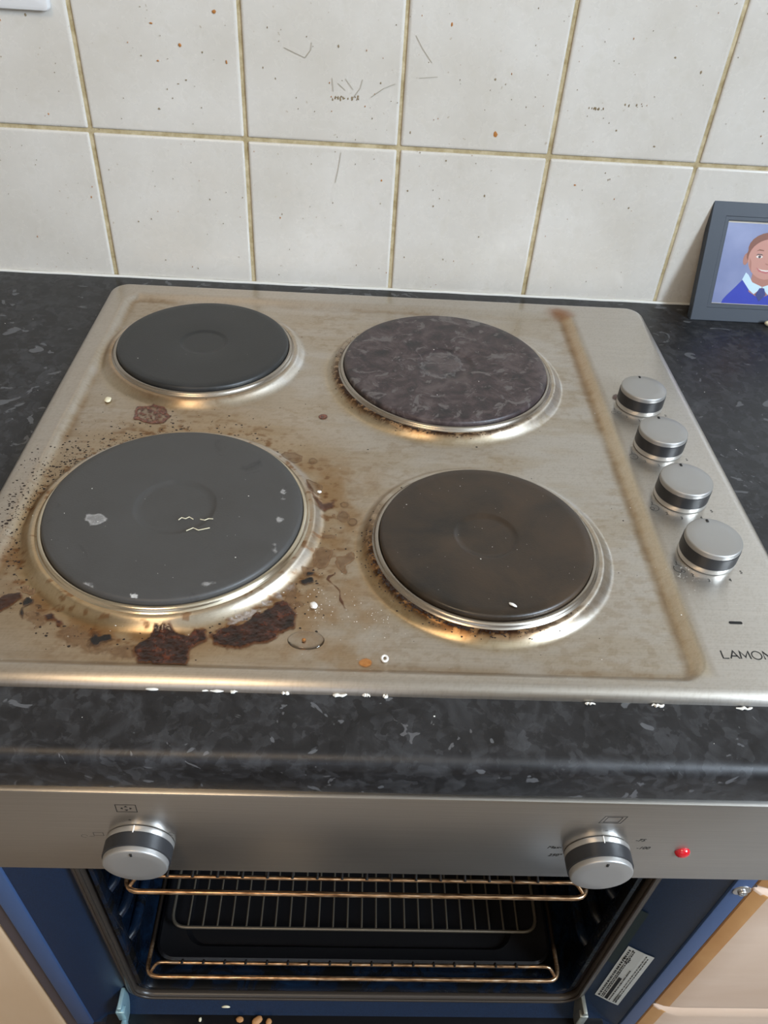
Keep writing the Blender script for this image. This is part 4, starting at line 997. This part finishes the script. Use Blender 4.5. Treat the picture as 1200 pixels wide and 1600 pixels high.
# shelves: front wires doubled, cross wires behind
def shelf(label, x0, x1, yf, zf_, dz, stub=False):
    r = empty('oven_shelf', ((x0+x1)/2, yf, zf_), label, 'oven shelf', 'wire shelves in the oven'); yb_ = -.225
    bm = bmesh.new(); tube(bm, fillet([(x0, yf, zf_), (x1, yf, zf_), (x1, yb_, zf_), (x0, yb_, zf_)], .012, closed=True), .0022, 10, closed=True); bm_obj('outer_wire', bm, M['wire'], r, True, 60)
    bm = bmesh.new()
    tube(bm, fillet([(x0+.004, yf+.004, zf_+.001), (x0+.010, yf+.0095, zf_+dz+.002), (x0+.022, yf+.0095, zf_+dz+.002), (x0+.030, yf+.010, zf_+dz), (x1-.030, yf+.010, zf_+dz), (x1-.022, yf+.0095, zf_+dz+.002), (x1-.010, yf+.0095, zf_+dz+.002), (x1-.004, yf+.004, zf_+.001)], .005), .0017, 8)
    bm_obj('front_rail', bm, M['wire'], r, True, 60)
    nn = int((x1-x0-.06)/.0205)
    for k in range(nn+1):
        x = x0+.034+k*.0205
        if x > x1-.03: break
        bm = bmesh.new(); tube(bm, [(x, yf+.0085, zf_+dz+.0026), (x, yf+.012, zf_+dz+.0030), (x, yb_, zf_+.0030)] if not stub else [(x, yf+.0080, zf_+dz+.0022), (x, yf+.0100, zf_+dz+.0026), (x, yf+.0125, zf_+dz-.0005), (x, yf+.0130, zf_+dz-.006)], .0012, 6); bm_obj('cross_wire', bm, M['shaded'], r, True, 60)
    return r
shelf('upper wire oven shelf with brown tarnished front rails, just under the control panel', .0960, .4800, -.5530, -.2690, .006)
shelf('lower wire oven shelf near the bottom of the open cavity', .0880, .4930, -.5570, -.4540, .008, True)
# grill pan on the cavity floor with its trivet
pan = empty('grill_pan', (.29, -.40, -.524), 'black enamel grill pan on the cavity floor', 'grill pan')
bm = bmesh.new()
P_out = rrect(.0800, .5040, -.5225, -.20, .020); P_in = rrect(.1080, .4640, -.5085, -.22, .022); P_bot = rrect(.1150, .4570, -.5025, -.23, .020)
rings = [[bm.verts.new((a, b, z)) for a, b in L] for L, z in ((P_out, -0.5200), (P_out, -0.5140), (rrect(.0830, .5010, -.5200, -.203, .018), -0.5120), (rrect(.086, .498, -.5170, -.205, .018), -0.5132), (P_in, -0.5135), (P_bot, -0.5230))]; n_ = len(P_out)
for A, B in zip(rings[:-1], rings[1:]):
    for i in range(n_): bm.faces.new((A[i], A[(i+1) % n_], B[(i+1) % n_], B[i]))
bm.faces.new(rings[-1]); bm.faces.new(rings[0])
bm_obj('tray', bm, M['pan'], pan, True, 30)
tr = empty('trivet', (.29, -.40, -.508), 'wire trivet with fine cross bars lying in the black grill pan', 'trivet')
bm = bmesh.new(); tube(bm, fillet([(.0935, -.4935, -0.5030), (.4900, -.4935, -0.5030), (.4900, -.25, -0.5030), (.0935, -.25, -0.5030)], .016, closed=True), .0019, 8, closed=True); bm_obj('rim_wire', bm, M['chromewire'] if 'chromewire' in M else M.setdefault('chromewire', mat('greasy_chrome_wire', (.15, .13, .10), .4, .7)), tr, True, 60)
for k in range(24):
    x = .112+k*.0155; bm = bmesh.new(); tube(bm, [(x, -.4925, -0.5005), (x, -.27, -0.5005)], .0011, 6); bm_obj('cross_bar', bm, M['chromewire'], tr, True, 60)

# crumbs on the sill and the seal
for i, (px, py, a, b, m_, lb) in enumerate(((375, 1594, .0040, .0030, 'toast', 'brown toasted crumb on the oven sill, left of the largest one'), (402, 1595, .0058, .0036, 'toast', 'largest toasted brown crumb on the oven sill'), (420, 1597, .0032, .003, 'toast', 'brown toasted crumb on the oven sill, right of the largest one'), (313, 1594, .0022, .0016, 'crumb', 'pale crumb on the oven sill, left of the toasted crumbs'))):
    crumb(px, py, -.5528, a, b, .0018, .5*i, M[m_], lb, seed=20+i)
c = U(352, 1570, 1, -.5675); bm = bmesh.new(); bmesh.ops.create_icosphere(bm, subdivisions=2, radius=1)
for v in bm.verts: v.co = Vector((c[0]+v.co.x*.0045, -.5675+v.co.y*.0012, -.5065+v.co.z*.0012+.0015*(1-v.co.x**2)))
tag(bm_obj('crumb', bm, M['crumb'], None, True), 'cream sliver lying on the oven seal at the bottom left', 'crumb')

# ------------------------------------------------------------------ cabinets beside the oven
def wood(name, c0, c1, rough=.45, scale=(1, 1, 1)):
    m = mat(name, c0, rough); n = N(m); v = n.coord(scale)
    n.set('Base Color', n.ramp(n.noise(v, 9, 4, .6, .6), [(.3, c0), (.7, c1)])); n.bump(n.noise(v, 60, 3), .06, .0006); return m
M['beech'] = wood('beech_effect_door', (.50, .33, .19), (.58, .41, .26), .4, (1, 1, .25)); M['carcass'] = mat('plum_brown_carcass', (.060, .045, .048), .6)
M['cream'] = wood('pale_beech_front', (.62, .45, .33), (.70, .54, .42), .45, (.4, 1, 1.6)); M['amber'] = wood('amber_edge', (.50, .24, .08), (.62, .34, .13), .35)
base_l = empty('base_cabinet', (-.25, -.57, -.5), 'pale beech base cabinet to the left of the oven', 'cabinet')
bm = bmesh.new(); box(bm, -.0085, .0040, -.5660, -.02, -.90, CT-.0005, .0004); bm_obj('side_panel', bm, M['carcass'], base_l)
bm = bmesh.new()
rr_ = rrect(-.495, -.0105, -.88, -.045, .002)
loft(bm, None, [(rr_, .0), (rr_, -.0145), (rrect(-.4935, -.0120, -.8785, -.0465, .002), -.0170), (rrect(-.491, -.0145, -.876, -.049, .002), -.0185), (rrect(-.485, -.0205, -.870, -.055, .003), -.0195)], XZ(-.5475))
bm_obj('door', bm, M['beech'], base_l, True, 35)
base_r = empty('drawer_unit', (.84, -.57, -.5), 'pale wood drawer unit with amber edges to the right of the oven', 'drawer unit')
bm = bmesh.new(); box(bm, .5930, .6010, -.5640, -.02, -.90, CT-.0005, .0004); box(bm, 1.06, 1.078, -.56, -.02, -.90, CT-.0005, .0004); bm_obj('side_panel', bm, M['carcass'], base_r)
ZA, ZB = U(1168, 1388, 1, -.566)[2], U(1012, 1570, 1, -.566)[2]
for k, (z0, z1) in enumerate(((ZA+.002, -.050), (ZB+.002, ZA-.002), (-.88, ZB-.002))):
    x0, x1 = .5965, 1.080; bm = bmesh.new(); yb_ = -.5520
    R_ = lambda d, r=.002: rrect(x0+d, x1-d, z0+d*.45, z1-d*.45, r)
    lv = [(R_(0), 0), (R_(0), -.010)]
    rings = [[bm.verts.new((a, yb_+t, b)) for a, b in L] for L, t in ((R_(0), 0), (R_(0), -.0100), (R_(.0015), -.0135), (R_(.0075), -.0165), (R_(.0130), -.0180), (R_(.020, .004), -.0195), (R_(.030, .006), -.0200))]; n_ = len(rings[0])
    for ri, (A, B) in enumerate(zip(rings[:-1], rings[1:])):
        for i in range(n_):
            f = bm.faces.new((A[i], A[(i+1) % n_], B[(i+1) % n_], B[i]))
            mid_ = sum((v.co for v in f.verts), Vector())/4
            if ri < 4 and (mid_.x < x0+.016 or mid_.x > x1-.016) and z0+.004 < mid_.z < z1-.004: f.material_index = 1
    bm.faces.new(rings[0]); bm.faces.new(rings[-1])
    bm_obj('drawer_front', bm, [M['cream'], M['amber']], base_r, True, 35)
